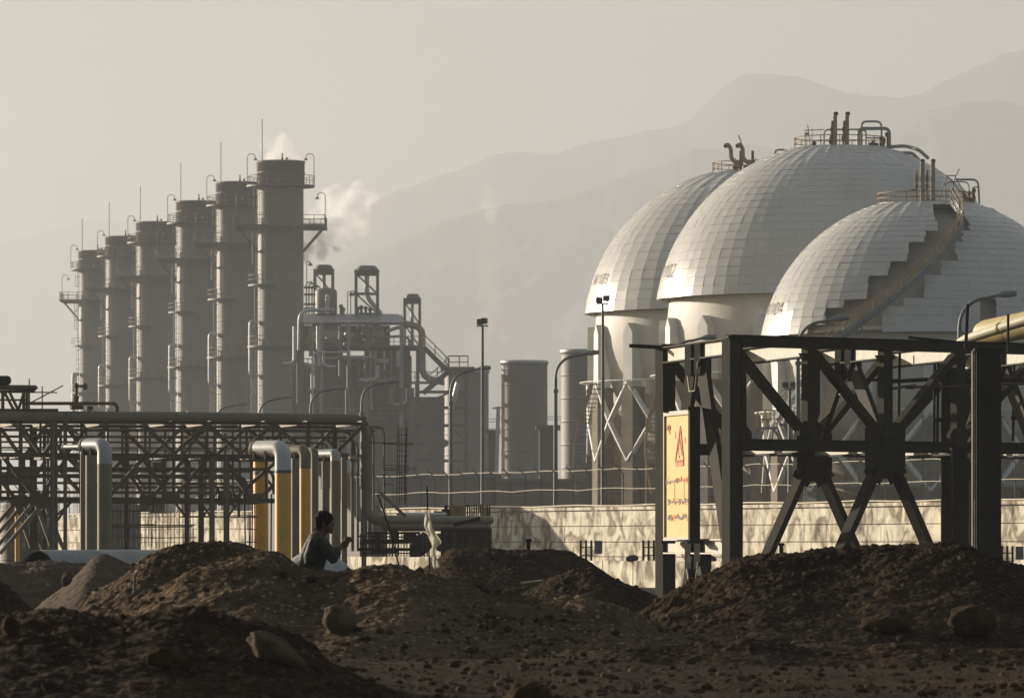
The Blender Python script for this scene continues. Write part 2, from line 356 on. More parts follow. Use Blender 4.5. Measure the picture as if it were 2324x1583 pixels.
mound('dirt_mound', 'big dark dirt and boulder mound below the steel frame at right', 60,
      [(1380, 1440), (1460, 1392), (1500, 1362), (1545, 1335), (1600, 1306), (1640, 1290), (1680, 1268), (1720, 1262), (1800, 1262), (1850, 1254), (1950, 1247), (2050, 1240), (2150, 1236), (2190, 1240), (2215, 1254), (2250, 1268), (2324, 1288), (2420, 1300)], 5.5, 3, .055, seed=25, stones=420)
mound('dirt_mound', 'low rubble ridge across the flat ground at lower right', 50,
      [(1330, 1480), (1450, 1468), (1560, 1462), (1680, 1445), (1750, 1458), (1830, 1474), (1960, 1476), (2080, 1468), (2200, 1474), (2340, 1470), (2420, 1470)], 2.6, 2, .035, seed=29, stones=150)

from mathutils import noise as mnoise
def rock_mesh(mb, c, r, seed, sub=2, flat=(1, 1, 1), rot=None, noise=.25):
    rs = random.Random(seed); bm = bmesh.new(); bmesh.ops.create_icosphere(bm, subdivisions=sub, radius=1)
    k = [(Vector((rs.uniform(-1, 1), rs.uniform(-1, 1), rs.uniform(-1, 1))).normalized(), rs.uniform(.72, .98)) for _ in range(12)]
    for v in bm.verts:
        d = v.co.normalized(); q = 1.0
        for (n, h) in k:
            t = d.dot(n)
            if t > h * .999: q = min(q, h / t)
        if sub > 1: sv_ = Vector((seed * 1.7, seed * .9, seed * 2.3)); q *= 1 + noise * (.9 * mnoise.noise(d * 1.6 + sv_) + .35 * mnoise.noise(d * 4.5 + sv_) + .15 * mnoise.noise(d * 11 + sv_))
        p = Vector((d.x * flat[0], d.y * flat[1], d.z * flat[2])) * q * r
        v.co = (rot @ p if rot is not None else p) + Vector(c)
    bm.verts.index_update()
    mb.add([v.co[:] for v in bm.verts], [[v.index for v in f.verts] for f in bm.faces], sub > 1); bm.free()
def boulder(label, u, v, Y, ru, rv, tilt=0, m='rockp', seed=0):
    r = ru / FP * Y; mb = MB(); c = P(u, v, Y)
    rock_mesh(mb, c, 1, seed, 4, (r, r * .9, rv / FP * Y), Matrix.Rotation(R(tilt), 3, 'Y'))
    tag(mb.build('boulder', m, loc=c), label, 'boulder', 'boulders on the dirt mounds')
boulder('large oval pale boulder on the slope of the gravel mound', 773, 1412, 51.3, 50, 33, 44, seed=3)
boulder('blurred long pale boulder half buried in the lower left soil', 628, 1482, 36.0, 78, 34, 38, 'rockp', 8)
boulder('blurred pale boulder low in the soil left of the long boulder', 385, 1500, 35.0, 48, 34, 12, 'rockm', 11)
boulder('blurred brown boulder at the left picture edge', 22, 1420, 35.0, 18, 24, 0, 'rockm', 13)
boulder('wide dark boulder at the foot of the right mound', 2010, 1418, 55.6, 58, 30, 0, 'rockm', 14)
boulder('rounded dark boulder far right at the foot of the mound', 2210, 1412, 55.2, 58, 40, 8, 'rockm', 15)
boulder('blurred dark rock point at the bottom centre edge', 1195, 1600, 30.0, 62, 62, 8, 'rockm', 17)
boulder('small round dark stone behind the person in the gravel', 822, 1302, 54.2, 15, 14, 0, 'rockm', 18)
boulder('flat grey green stone high in the right mound', 1998, 1296, 58.6, 20, 16, 0, 'rockp', 19)
boulder('pale pink stone in the right mound above the dark slope', 1838, 1302, 58.8, 12, 12, 0, 'rockp', 20)
boulder('small pale boulder on top of the lower white wall', 1435, 1267, 200.2, 14, 9, 0, 'rockm', 21)
boulder('small dark boulder on the ledge beside the steel column', 1612, 1268, 194.5, 14, 9, 0, 'rockm', 22)
boulder('pale yellow stone in the sand heap at left', 152, 1305 + 8, 77.4, 13, 18, 20, 'powder', 23)
boulder('white stone on the slope left of the right mound', 1525, 1398, 56.5, 15, 8, 8, 'rockp', 24)
# countless small stones
rs = random.Random(5); mb = MB(); mb2 = MB()
for k in range(3500):
    Y = rs.uniform(36, 60); u = rs.uniform(-30, 2380); X = (u - U0) / FP * Y; STONES.append((X, Y, float(ground_z(X, Y)), Y))
for i, (x, y, z, yc) in enumerate(STONES):
    r = rs.choice([.009, .011, .013, .016, .016, .02, .025, .035, .055]) * rs.uniform(.7, 1.1)
    rock_mesh(mb if rs.random() < .6 else mb2, (x, y, z + r * .2), r, i % 60, 1, (1, 1, rs.uniform(.5, .9)))
tag(mb.build('gravel_stones', 'rockm'), 'loose brown stones scattered over mounds and ground', 'stones', kind='stuff')
tag(mb2.build('gravel_stones', 'rockp'), 'loose pale stones scattered over mounds and ground', 'stones', kind='stuff')
# low green weeds at the foot of the mounds
mb = MB()
WP = [q for q in STONES if abs(q[3] - 55) < .1 and 980 < U0 + q[0] / q[1] * FP < 1360 and q[1] < 53]
for k in range(420 if WP else 0):
    q = rs.choice(WP); X = q[0] + rs.gauss(0, .12); Y = q[1]; z = q[2] - .01; a = rs.uniform(0, PI); s_ = rs.uniform(.008, .02); h = rs.uniform(.01, .035)
    dx, dy = math.cos(a) * s_, math.sin(a) * s_; t = Vector((rs.uniform(-.04, .04), rs.uniform(-.04, .04), h))
    b_ = Vector((X, Y, z)); mb.add([b_ + Vector((-dx, -dy, 0)), b_ + Vector((dx, dy, 0)), b_ + t + Vector((dx, dy, 0)) * .6, b_ + t - Vector((dx, dy, 0)) * .6], [(0, 1, 2, 3)])
M['weed'] = mat('weed_leaves', (0.018, 0.024, 0.010), .95, spec=0, var=.3, scale=6)
tag(mb.build('weeds', 'weed'), 'low dark green weeds at the foot of the mounds', 'weeds', kind='stuff')

# ------------------------------------------------------------------ mountains
def ridge(name, label, Yc, pts, wf, seed):
    us = np.array([p[0] for p in pts], float); cx = (us - U0) / FP * Yc; cz = np.array([H + (V0 - p[1]) / FP * Yc for p in pts])
    X, T = np.meshgrid(np.linspace(cx[0], cx[-1], 420), np.linspace(-1, 1, 90))
    Y = Yc + np.where(T < 0, T * wf, T * wf * .8)
    crest = np.interp(X, cx, cz); hh = crest * (1 - np.abs(T) ** 1.15)
    n = fbm(X / 260, Y / 420, 5, seed, .55); n2 = fbm(X / 60, Y / 110, 4, seed + 2, .55)
    Z = hh + (n * 120 + n2 * 45) * np.clip(np.abs(T) * 3, .05, 1) * np.clip(1 - np.abs(T), 0, 1) - np.where(np.abs(T) > .995, 3, 0) + fbm(X / 45, X * 0, 4, seed + 4) * 6 * (1 - np.abs(T))
    tag(grid_mesh(name, X, Y, np.maximum(Z, -2.5), 'mount', loc=(0, Yc, 0)), label, 'mountain', kind='structure')
ridge('mountain_ridge', 'nearest hazy mountain slope behind the plant', 7800, [(400, 1100), (560, 800), (690, 640), (830, 577), (900, 545), (1000, 500), (1060, 484), (1150, 460), (1240, 447), (1330, 432), (1400, 400), (1480, 368), (1570, 330), (1700, 330), (1850, 340), (1960, 330), (2030, 300), (2090, 262), (2140, 244), (2200, 229), (2260, 229), (2330, 245), (2500, 330), (2700, 500)], 1300, 3)
ridge('mountain_ridge', 'middle hazy mountain ridge rising to a flat peak', 10600, [(560, 700), (700, 560), (850, 450), (930, 418), (1010, 392), (1080, 366), (1130, 345), (1200, 340), (1260, 344), (1330, 322), (1430, 300), (1500, 290), (1560, 268), (1610, 222), (1650, 185), (1690, 164), (1760, 168), (1810, 172), (1860, 190), (1920, 211), (1990, 214), (2040, 217), (2090, 208), (2150, 178), (2210, 150), (2270, 118), (2330, 114), (2450, 150), (2700, 300)], 1500, 8)
ridge('mountain_ridge', 'farthest faint mountain ridge behind the stacks', 13500, [(-180, 600), (-100, 580), (0, 550), (60, 532), (130, 512), (210, 498), (290, 496), (370, 505), (460, 500), (560, 520), (700, 545), (900, 560), (1200, 600)], 1000, 13)

# ------------------------------------------------------------------ exhaust stacks
def make_stack():
    root = empty('exhaust_stack', (0, 0, 0), '', 'stack', 'tall exhaust stacks standing in a row')
    r = 2.82; top = 48.6
    z = lambda v: 1.5 + (1235 - v) * .0542
    m = MB(); zz = 0.0; prof = [(r, 0)]
    while zz < z(426) - 2.4:
        zz += 2.35; prof += [(r, zz - .12), (r, zz - .06), (r + .02, zz - .03), (r + .02, zz + .03), (r, zz + .06), (r, zz + .12)]
    prof += [(r, z(426))]; m.lathe(prof, n=56); m.build('shell', 'stack', root, local=True)
    m = MB(); m.lathe([(r + .02, z(426)), (r + .13, z(424)), (r + .13, top - .3), (r + .2, top - .25), (r + .2, top), (r - .25, top), (r - .25, top - 3)], n=56)
    m.lathe([(r + .16, z(395)), (r + .19, z(394)), (r + .19, z(392)), (r + .16, z(391))], n=56); m.build('cap', 'stack_cap', root, local=True)
    def ring(zp, ro, nm='platform', a0=0, a1=2 * PI):
        m = MB(); m.lathe([(r, zp - .22), (ro, zp - .22), (ro, zp), (r, zp)], n=40, smooth=False, a0=a0, a1=a1)
        p = m.build(nm, 'steel_far', root, local=True)
        m = MB(); m.rail(arc((0, 0, zp), ro - .05, a0, a1, 30), 1.15, 1.5, .045); m.build('railing', 'rail_far', p, local=True)
        return p
    ring(z(421), 4.2); ring(z(785), 4.1, a0=R(120), a1=R(330)); ring(z(646), 4.0, a0=R(185), a1=R(262))
    zb = z(513); m = MB(); m.box((0, -r - .9, zb - .15), (11.2, 1.8, .3)); m.box((0, r + .9, zb - .15), (11.2, 1.8, .3))
    for sx in (-1, 1):
        m.box((sx * (r + 1.55), 0, zb - .15), (2.5, 5.6, .3))
    p = m.build('platform', 'steel_far', root, local=True)
    m = MB(); hw = 5.55; hd = r + 1.75
    m.rail([(-hw, -hd, zb), (hw, -hd, zb), (hw, hd, zb), (-hw, hd, zb), (-hw, -hd, zb)], 1.15, 1.4, .045); m.build('railing', 'rail_far', p, local=True)
    for sx in (-1, 1):
        for sy in (-1.2, 1.2):
            m = MB(); m.beam((sx * 5.2, sy, zb - .3), (sx * r * .93, sy, zb - 3.3), .18, .2); m.build('bracket', 'steel_far', root, local=True)
    for a, zt, zl in ((R(205), zb, z(640)), (R(215), z(650), z(785)), (R(198), z(785), 4), (R(212), z(421), zb)):
        m = MB(); ca, sa = math.cos(a), math.sin(a); rr = r + .35
        for t in (-.25, .25):
            m.tube([(ca * rr - sa * t, sa * rr + ca * t, zl), (ca * rr - sa * t, sa * rr + ca * t, zt + 1.1)], .04, 5)
        q = zl
        while q < zt:
            m.tube([(ca * rr + sa * .25, sa * rr - ca * .25, q), (ca * rr - sa * .25, sa * rr + ca * .25, q)], .025, 4); q += .45
        q = zl + 2.2
        while q < zt:
            m.tube([Vector((ca * rr, sa * rr, q)) + Vector((math.cos(a + b) * .42, math.sin(a + b) * .42, 0)) + Vector((ca * .2, sa * .2, 0)) for b in [R(x) for x in range(-110, 111, 27)]], .03, 4); q += 1.5
        for b in (-60, 0, 60):
            o = Vector((ca * (rr + .2) + math.cos(a + R(b)) * .42, sa * (rr + .2) + math.sin(a + R(b)) * .42, 0))
            m.tube([o + Vector((0, 0, zl + 2.2)), o + Vector((0, 0, zt))], .025, 4)
        m.build('ladder', 'rail_far', root, local=True)
    m = MB(); x = -2.25; m.tube([(x, -.5, top - 1), (x, -.5, top + 5.2)], .055, 6); m.build('lightning_rod', 'steel_far', root, local=True)
    for x, hh in ((.2, 1.0), (.75, .5)):
        m = MB(); m.tube([(x, 0, top - .5), (x, 0, top + hh)], .09, 8); m.tube([(x, 0, top + .25), (x, 0, top + .45)], .17, 8); m.build('vent', 'steel_far', root, local=True)
    def goose(x, zb_, h):
        s_ = 1 if x < 0 else -1; m = MB()
        pts = [(x, -.2, zb_)] + [(x + s_ * .5 - s_ * .5 * math.cos(t), -.2, zb_ + h - .5 + .5 * math.sin(t)) for t in [PI * i / 8 for i in range(9)]]
        m.tube(pts, .05, 6); e = pts[-1]; m.lathe([(.02, .0), (.16, -.1), (.26, -.3)], c=(e[0], e[1], e[2]), n=12); m.build('gooseneck_lamp', 'steel_far', root, local=True)
    goose(-4.1, z(421), 3.9); goose(4.1, z(421), 3.9); goose(5.5, zb, 4.1); goose(-5.5, zb, 4.1)
    m = MB(); x = -3.6; m.tube(fillet([(-r + .1, -1.2, z(733)), (x, -1.2, z(730)), (x, -1.2, z(850)), (-r + .1, -1.2, z(855))], .7), .3, 12); m.build('bypass_pipe', 'alu_far', root, local=True)
    for zz_, a in ((z(455), R(-80)),):
        m = MB(); d = Vector((math.cos(a), math.sin(a), 0)); m.tube([d * (r - .1) + Vector((0, 0, zz_)), d * (r + .25) + Vector((0, 0, zz_))], .22, 12); m.build('port', 'stack', root, local=True)
    return root
st = make_stack()
SL = ['nearest and tallest looking exhaust stack at the right end of the row', 'second exhaust stack from the right end of the row',
      'third exhaust stack from the right, in the middle of the row', 'fourth exhaust stack from the right with a cap above the fifth',
      'fifth exhaust stack from the right, next to the last', 'farthest and smallest looking exhaust stack at the left end of the row']
for i, (u, v) in enumerate(((637, 366), (541, 414), (448, 457), (354, 504), (282, 537), (219, 569))):
    o = st if i == 0 else copy_tree(st)
    Y = (48.6 - H) * FP / (1235 - v); o.location = ((u - U0) / FP * Y, Y, 0); o['label'] = SL[i]

# ------------------------------------------------------------------ short round stacks behind
def make_short():
    root = empty('round_tower', (0, 0, 0), '', 'tower', 'short round towers behind the site wall'); r = 2.28
    m = MB(); prof = [(r, 0)]; q = 0
    while q < 17: q += 2.15; prof += [(r, q - .14), (r, q - .06), (r + .03, q - .03), (r + .03, q + .03), (r, q + .06), (r, q + .14)]
    prof += [(r, 19.3)]; m.lathe(prof, n=48); m.build('shell', 'stack', root, local=True)
    m = MB(); m.lathe([(r, 19.1), (r, 19.2), (r + .1, 19.25), (r + .1, 19.55), (r + .02, 19.6), (r - .2, 19.6), (r - .2, 17)], n=48); m.build('rim', 'alu_far', root, local=True)
    m = MB(); m.lathe([(r, 2), (r + .9, 2), (r + .9, 2.2), (r, 2.2)], n=30, smooth=False); m.build('base_platform', 'steel_far', root, local=True)
    return root
sh = make_short()
for i, (u, v, lb) in enumerate(((1190, 818, 'short round tower standing free between two street lamps'), (1059, 838, 'short round tower partly behind the stair landing and steel grid'), (1329, 793, 'short round tower partly behind the left sphere legs'))):
    o = sh if i == 0 else copy_tree(sh); Y = 18.1 * FP / (1235 - v); o.location = ((u - U0) / FP * Y, Y, 0); o['label'] = lb

# ------------------------------------------------------------------ boiler building with drums
def make_boiler():
    Y = 640; g = lambda u, v, d=0: P(u, v, Y + d)
    root = empty('boiler_building', (float(g(800, 1235).x), Y, 0), 'steam boiler building with drums, open deck and grey lagged pipes', 'boiler')
    k = FP / Y
    px = lambda n: n / k
    m = MB(); top = [g(700, 711), g(905, 713), g(918, 731), g(684, 731)]
    m.prism([g(686, 731, -5), g(918, 731, -5), g(912, 714, -2), g(905, 712, 0), g(690, 712, 0)], (0, 0, 0), (0, 8, 0)); m.build('roof', 'roofm', root)
    m = MB(); m.box(g(815, 789.5, 0), (px(300), 12, px(5))); dk = m.build('deck', 'steel_far', root)
    m = MB(); m.rail([g(666, 787, -6), g(965, 787, -6), g(965, 787, 6)], 1.2, 1.6, .05); m.build('railing', 'rail_far', dk)
    for u in (686, 729, 791, 835, 911, 948):
        for d in (-5, 5):
            m = MB(); m.beam(g(u, 731 if u < 930 else 787, d - 2), g(u, 1245, d - 2), px(8), px(8)); m.build('column', 'roofm' if u in (729, 791, 911) and d < 0 else 'steel_far', root)
    for u0, u1, v, rr in ((703, 778, 756, 21), (820, 872, 756, 19)):
        m = MB(); c0 = g(u0 + 8, v); c1 = g(u1 - 8, v); r_ = px(rr)
        m.tube([c0 + Vector((-px(8), 0, 0)), c0 + Vector((-px(6.5), 0, 0)), c0 + Vector((-px(3), 0, 0)), c0, c1, c1 + Vector((px(5), 0, 0)), c1 + Vector((px(8), 0, 0))], r_, 28, rs=[.02, r_ * .5, r_ * .86, r_, r_, r_ * .8, .05]); m.build('steam_drum', 'alu_far', root)
    m = MB(); cas = g(822, 1050); m.box((cas.x, Y + 1, g(0, 808).z / 2), (px(222), 7, g(0, 808).z)); ca = m.build('casing', 'casing', root)
    for (u0, u1, v0, d, nm) in ((664, 716, 830, 5, 'side_casing'), (930, 1057, 900, 9, 'side_casing'), (690, 884, 738, 6, 'drum_bay_wall'), (716, 770, 793, -1, 'pipe_tray'), (840, 930, 795, 3, 'side_casing')):
        a_ = g(u0, v0, d); b_ = g(u1, v0, d); lo = 0 if nm == 'side_casing' else g(0, 792 if nm == 'drum_bay_wall' else 806, d).z; m = MB(); m.box(((a_.x + b_.x) / 2, Y + d + 1.5, (a_.z + lo) / 2), (b_.x - a_.x, 3, a_.z - lo)); m.build(nm, 'casing', root)
    q = random.Random(21)
    for i in range(26):
        u = q.uniform(668, 940); v0 = q.choice([740, 795, 830, 880]); v1 = v0 + q.uniform(30, 130); m = MB(); m.tube([g(u, v0, -7.5), g(u, v1, -7.5)] if q.random() < .6 else fillet([g(u, v0, -7.5), g(u, v1, -7.5), g(u + q.uniform(-50, 50), v1, -7.5)], .8), q.uniform(.09, .3), 8); m.build('riser_pipe', q.choice(['alu_far', 'steel_far', 'pipe_mid', 'steel_far']), root)
    for i in range(12):
        u = q.uniform(690, 880); v = q.uniform(742, 783); m = MB(); m.tube([g(u, v, -6), g(u + q.uniform(8, 40), v, -6)], q.uniform(.08, .25), 8); m.ell(g(u, v, -6), (.35, .35, .35)); m.build('drum_pipe', q.choice(['alu_far', 'steel_far', 'rail_far']), root)
    for v, a_, b_ in ((838, 668, 708), (868, 850, 1020), (905, 870, 950), (950, 680, 930)):
        m = MB(); m.box(g((a_ + b_) / 2, v, -6), (px(b_ - a_), 1.6, .25)); w2 = m.build('walkway', 'steel_far', root); m = MB(); m.rail([g(a_, v, -6.8), g(b_, v, -6.8)], 1.2, 1.5, .05); m.build('railing', 'rail_far', w2)
    for u in range(716, 935, 16):
        m = MB(); m.beam(g(u, 812, -2.8), g(u, 1245, -2.8), .22, .3); m.build('rib', 'steel_far', ca)
    for v in (825, 905, 985, 1065):
        m = MB(); m.beam(g(711, v, -3.1), g(933, v, -3.1), .3, .35); m.build('girt', 'steel_far', ca)
    m = MB(); m.box(g(865, 818, -5.6), (px(34), .3, px(8))); m.build('duct_hatch', 'alu_far', root)
    # lagged pipes
    def pipe(pts, rpx, mt='alu_far', d=-6, nm='lagged_pipe', fr=1.2):
        m = MB(); m.tube(fillet([g(a, b, d) for a, b in pts], fr), px(rpx), 12); m.build(nm, mt, root)
    pipe([(760, 703), (680, 704), (678, 826), (709, 826), (709, 935)], 4, d=-7)
    pipe([(709, 935), (710, 800), (792, 798), (792, 809), (851, 810)], 2, d=-8, fr=.6)
    pipe([(725, 812), (838, 812), (843, 930)], 2.2, d=-7)
    pipe([(918, 734), (958, 742), (959, 855), (1000, 866), (1050, 872)], 7.5, d=-7, fr=1.6, mt='pipe_mid')
    pipe([(876, 752), (905, 742), (915, 745), (917, 785)], 4, d=-4); pipe([(872, 765), (916, 762), (930, 770), (930, 790)], 3, d=-3)
    pipe([(895, 930), (895, 866), (870, 858)], 5, mt='casing', d=-7); pipe([(825, 935), (826, 880), (838, 868), (850, 862)], 3, d=-6.5)
    # roof vessel
    m = MB(); c = g(740, 712); r_ = px(25); hh = px(60)
    m.lathe([(r_, 0), (r_, hh * .82), (r_ * .92, hh * .9), (r_ * .7, hh * .97), (0.02, hh)], c=c, n=32); v_ = m.build('deaerator_vessel', 'stack', root)
    m = MB(); m.tube(fillet([g(742, 712, -3.5), g(743, 676, -3.5), g(743, 670, 0)], .8), px(5), 10); m.build('nozzle_pipe', 'alu_far', v_)
    # small valves on roof
    for u, v in ((774, 695), (779, 702), (812, 700), (820, 697), (830, 699), (840, 702)):
        m = MB(); m.tube([g(u, 713), g(u, v)], px(3), 8); m.ell(g(u, v), (px(5), px(4), px(5))); m.build('roof_valve', 'steel_far', root)
    # grille of pipes left of vessel
    for u in (695, 701, 708, 713):
        m = MB(); m.tube(fillet([g(u, 712, -2), g(u, 640 + (u - 695) * .6, -2), g(u + 14, 640 + (u - 695) * .6, -2)], .6), px(1.6), 8); m.build('riser_pipe', 'steel_far', root)
    for v in (652, 668, 690, 700):
        m = MB(); m.beam(g(690, v, -2), g(716, v, -2), .25, .25); m.build('rung_beam', 'steel_far', root)
    def goose(u, v0, v1):
        m = MB(); a = g(u, v0, -3); b = g(u, v1, -3); rr = px(4)
        pts = [a] + [b + Vector((rr - rr * math.cos(t), 0, rr * math.sin(t) - rr)) for t in [PI * i / 8 for i in range(9)]]
        m.tube(pts, .06, 6); m.lathe([(.03, .1), (.16, 0), (.28, -.3)], c=pts[-1], n=10); m.build('gooseneck_lamp', 'steel_far', root)
    goose(696, 700, 593); goose(789, 712, 661); goose(796, 712, 660)
    return root
make_boiler()
def silencer(u0, u1, v0, v1, Y, label, bent):
    w_ = (u1 - u0) / FP * Y; c = P((u0 + u1) / 2, v1, Y); ht = (v1 - v0) / FP * Y
    root = empty('silencer_tower', c, label, 'vent tower', 'square lattice vent towers on the boiler roof'); hw = w_ * .46
    b = lambda x, y, z: c + Vector((x, y, z))
    for sx in (-1, 1):
        for sy in (-1, 1):
            m = MB(); m.beam(b(sx * hw, sy * hw, 0), b(sx * hw, sy * hw, ht - .5), .28, .28); m.build('corner_post', 'steel_far', root)
    lev = max(2, round(ht / 3.1))
    for k in range(lev + 1):
        zz = (ht - .9) * k / lev; m = MB()
        for s_ in (-1, 1):
            m.beam(b(-hw, s_ * hw, zz), b(hw, s_ * hw, zz), .2, .2); m.beam(b(s_ * hw, -hw, zz), b(s_ * hw, hw, zz), .2, .2)
        if k < lev:
            z2 = (ht - .9) * (k + 1) / lev
            for s_ in (-1, 1):
                m.beam(b(-hw, s_ * hw, z2), b(hw, s_ * hw, zz), .15, .15); m.beam(b(s_ * hw, -hw, zz), b(s_ * hw, hw, z2), .15, .15)
        m.build('bracing', 'steel_far', root)
    m = MB(); m.lathe([(hw * 1.05, ht - 1.1), (hw * 1.2, ht - .55), (hw * 1.15, ht - .5), (hw * .8, ht), (.05, ht)], c=c, n=8, smooth=False); m.build('hood', 'steel_far', root)
    m = MB(); pts = [b(0, 0, ht - .6), b(0, 0, ht * .35), b(bent, 0, 0)] if bent else [b(0, 0, ht - .6), b(0, 0, 0)]
    m.tube(fillet(pts, .8), w_ * .10, 12); m.build('vent_pipe', 'alu_far', root)
silencer(713, 757, 601, 712, 643, 'short looking lattice vent tower behind the roof vessel', 0)
silencer(806, 859, 603, 712, 640, 'tall lattice vent tower alone in the middle of the roof', 1.6)
silencer(917, 954, 667, 787, 642, 'lower lattice vent tower at the right end of the boiler deck', 0)
# stair and steel grid right of the boiler
def make_stair_grid():
    Y = 560; g = lambda u, v, d=0: P(u, v, Y + d)
    root = empty('stair_tower', (float(g(1000, 0).x), Y, 0), 'open steel stair tower with landing right of the boiler', 'stair tower')
    for us in ((946, 1022, 1058),):
        for u in us:
            for d in (-4, 4):
                m = MB(); m.beam(g(u, 838 if u > 1000 else 870, d), g(u, 1240, d), .35, .35); m.build('column', 'steel_far', root)
    for v in (889, 925, 965, 1005, 1045):
        for d in (-4, 4):
            m = MB(); m.beam(g(944, v, d), g(1060, v, d), .25, .3); m.build('floor_beam', 'steel_far', root)
    for a, b_ in (((946, 925), (1022, 889)), ((946, 965), (1022, 1005)), ((1022, 925), (1058, 889)), ((946, 1045), (1022, 1005)), ((1022, 965), (1058, 1005))):
        m = MB(); m.beam(g(*a, -4), g(*b_, -4), .2, .2); m.build('brace', 'steel_far', root)
    m = MB()
    for d in (-1, 1): m.beam(g(963, 789, d), g(1019, 845, d), .3, .5)
    for k in range(14): m.box(g(963 + k * 4.2, 790 + k * 4.2), (.5, 2, .06))
    f = m.build('stair_flight', 'steel_far', root)
    for d in (-1, 1):
        m = MB(); m.rail([g(963, 787, d), g(1019, 843, d)], 1.2, 1.5, .06); m.build('handrail', 'rail_far', f)
    m = MB(); m.box(g(1039, 837), (2.2 + 2.3 / 2, 5, .3)); m.box(g(1039, 838), (2.2, 6, .25)); f = m.build('landing', 'steel_far', root)
    m = MB(); m.rail([g(1017, 835, -3), g(1062, 835, -3), g(1062, 835, 3), g(1017, 835, 3)], 1.2, 1.1, .06); m.build('handrail', 'rail_far', f)
    m = MB()
    for d in (-3, -1): m.beam(g(1019, 842, d), g(960, 892, d), .3, .5)
    f = m.build('stair_flight', 'steel_far', root)
    m = MB(); m.rail([g(1019, 840, -3), g(975, 878, -3)], 1.2, 1.5, .06); m.build('handrail', 'rail_far', f)
    m = MB(); m.tube([g(1040, 868, -6), g(1024, 930, -6)], .28, 8); m.build('sloping_pipe', 'alu_far', root)
make_stair_grid()
def shed(name, label, u0, u1, vt, Y, m='shed', depth=14, seam=8, pale=False, vb=1245, door=None):
    a = P(u0, vt, Y); b = P(u1, vt, Y); root = empty(name, ((a.x + b.x) / 2, Y, 0), label, 'shed')
    k = MB(); k.box(((a.x + b.x) / 2, Y + depth / 2, a.z / 2 - .1), (b.x - a.x, depth, a.z)); k.build('wall', m, root)
    k = MB(); k.box(((a.x + b.x) / 2, Y + depth / 2, a.z + .08), (b.x - a.x + .6, depth + .6, .3)); k.build('roof', 'steel_far', root)
    n = int((b.x - a.x) / (seam / FP * Y)); k = MB()
    for i in range(1, n):
        x = a.x + (b.x - a.x) * i / n; k.box((x, Y - .05, a.z / 2 - .15), (.12, .1, a.z - .1))
    k.build('batten', 'steel_far', root)
    if door:
        for (du, dv0, dv1, wd) in door:
            p = P(du, dv0, Y - .06); q = P(du, dv1, Y - .06); k = MB(); k.box((p.x, Y - .08, (p.z + q.z) / 2), (wd / FP * Y, .12, p.z - q.z)); k.build('window', 'dark_steel', root)
    return root
shed('service_shed', 'long low brown shed seen above the wall in the haze', 868, 1130, 1080, 520, seam=26)
shed('service_shed', 'dark ribbed shed between the sphere legs and the wall', 1640, 2330, 1034, 395, seam=27, door=((2030, 1108, 1128, 14), (1950, 1052, 1070, 12)))
shed('pump_house', 'pale narrow pump house with slit window beside the frame column', 1784, 1818, 1040, 380, 'shed_pale', 5, 60, door=((1795, 1068, 1090, 5),))
shed('service_shed', 'low brown shed behind barbed wire in front of the round towers', 1130, 1480, 1092, 470, seam=30)
shed('guard_block', 'grey block building between two round towers', 1224, 1264, 970, 505, 'casing', 6, 14)
shed('equipment_block', 'dark low equipment block left of the middle round tower', 1108, 1128, 980, 520, 'casing', 6, 14)

# ------------------------------------------------------------------ steam
def steam(label, Y, blobs, dens, seed):
    c = Vector((0, 0, 0)); mb = MB()
    cs = [(P(u, v, Y), r / FP * Y) for (u, v, r) in blobs]
    for p, r in cs: c += p
    c /= len(cs)
    for p, r in cs: mb.ell(p, (r, r, r * .9), n=20, m=14)
    m = bpy.data.materials.new('steam'); m.use_nodes = True; n = m.node_tree.nodes; l = m.node_tree.links
    n.clear(); out = n.new('ShaderNodeOutputMaterial'); pv = n.new('ShaderNodeVolumePrincipled'); l.new(pv.outputs[0], out.inputs['Volume'])
    pv.inputs['Color'].default_value = (1, 1, 1, 1); pv.inputs['Anisotropy'].default_value = .45
    tc = n.new('ShaderNodeTexCoord'); nz = n.new('ShaderNodeTexNoise'); nz.inputs['Scale'].default_value = .38; nz.inputs['Detail'].default_value = 5; nz.inputs['Roughness'].default_value = .6
    l.new(tc.outputs['Object'], nz.inputs[0])
    mr = n.new('ShaderNodeMapRange'); mr.inputs[1].default_value = .38; mr.inputs[2].default_value = .56; mr.inputs[3].default_value = 0; mr.inputs[4].default_value = dens
    l.new(nz.outputs[0], mr.inputs[0])
    # soften towards the blobs' rims
    last = None
    for p, r in cs:
        q = n.new('ShaderNodeVectorMath'); q.operation = 'DISTANCE'; l.new(tc.outputs['Object'], q.inputs[0]); q.inputs[1].default_value = p - c
        s_ = n.new('ShaderNodeMapRange'); s_.inputs[1].default_value = r * .9; s_.inputs[2].default_value = r * .25; s_.inputs[3].default_value = 0; s_.inputs[4].default_value = 1; l.new(q.outputs['Value'], s_.inputs[0])
        if last is None: last = s_.outputs[0]
        else:
            a = n.new('ShaderNodeMath'); a.operation = 'MAXIMUM'; l.new(last, a.inputs[0]); l.new(s_.outputs[0], a.inputs[1]); last = a.outputs[0]
    a = n.new('ShaderNodeMath'); a.operation = 'MULTIPLY'; l.new(last, a.inputs[0]); l.new(mr.outputs[0], a.inputs[1]); l.new(a.outputs[0], pv.inputs['Density'])
    o = mb.build('steam_plume', m, loc=c); rm = o.modifiers.new('remesh', 'REMESH'); rm.mode = 'VOXEL'; rm.voxel_size = .6
    tag(o, label, 'steam', kind='stuff')
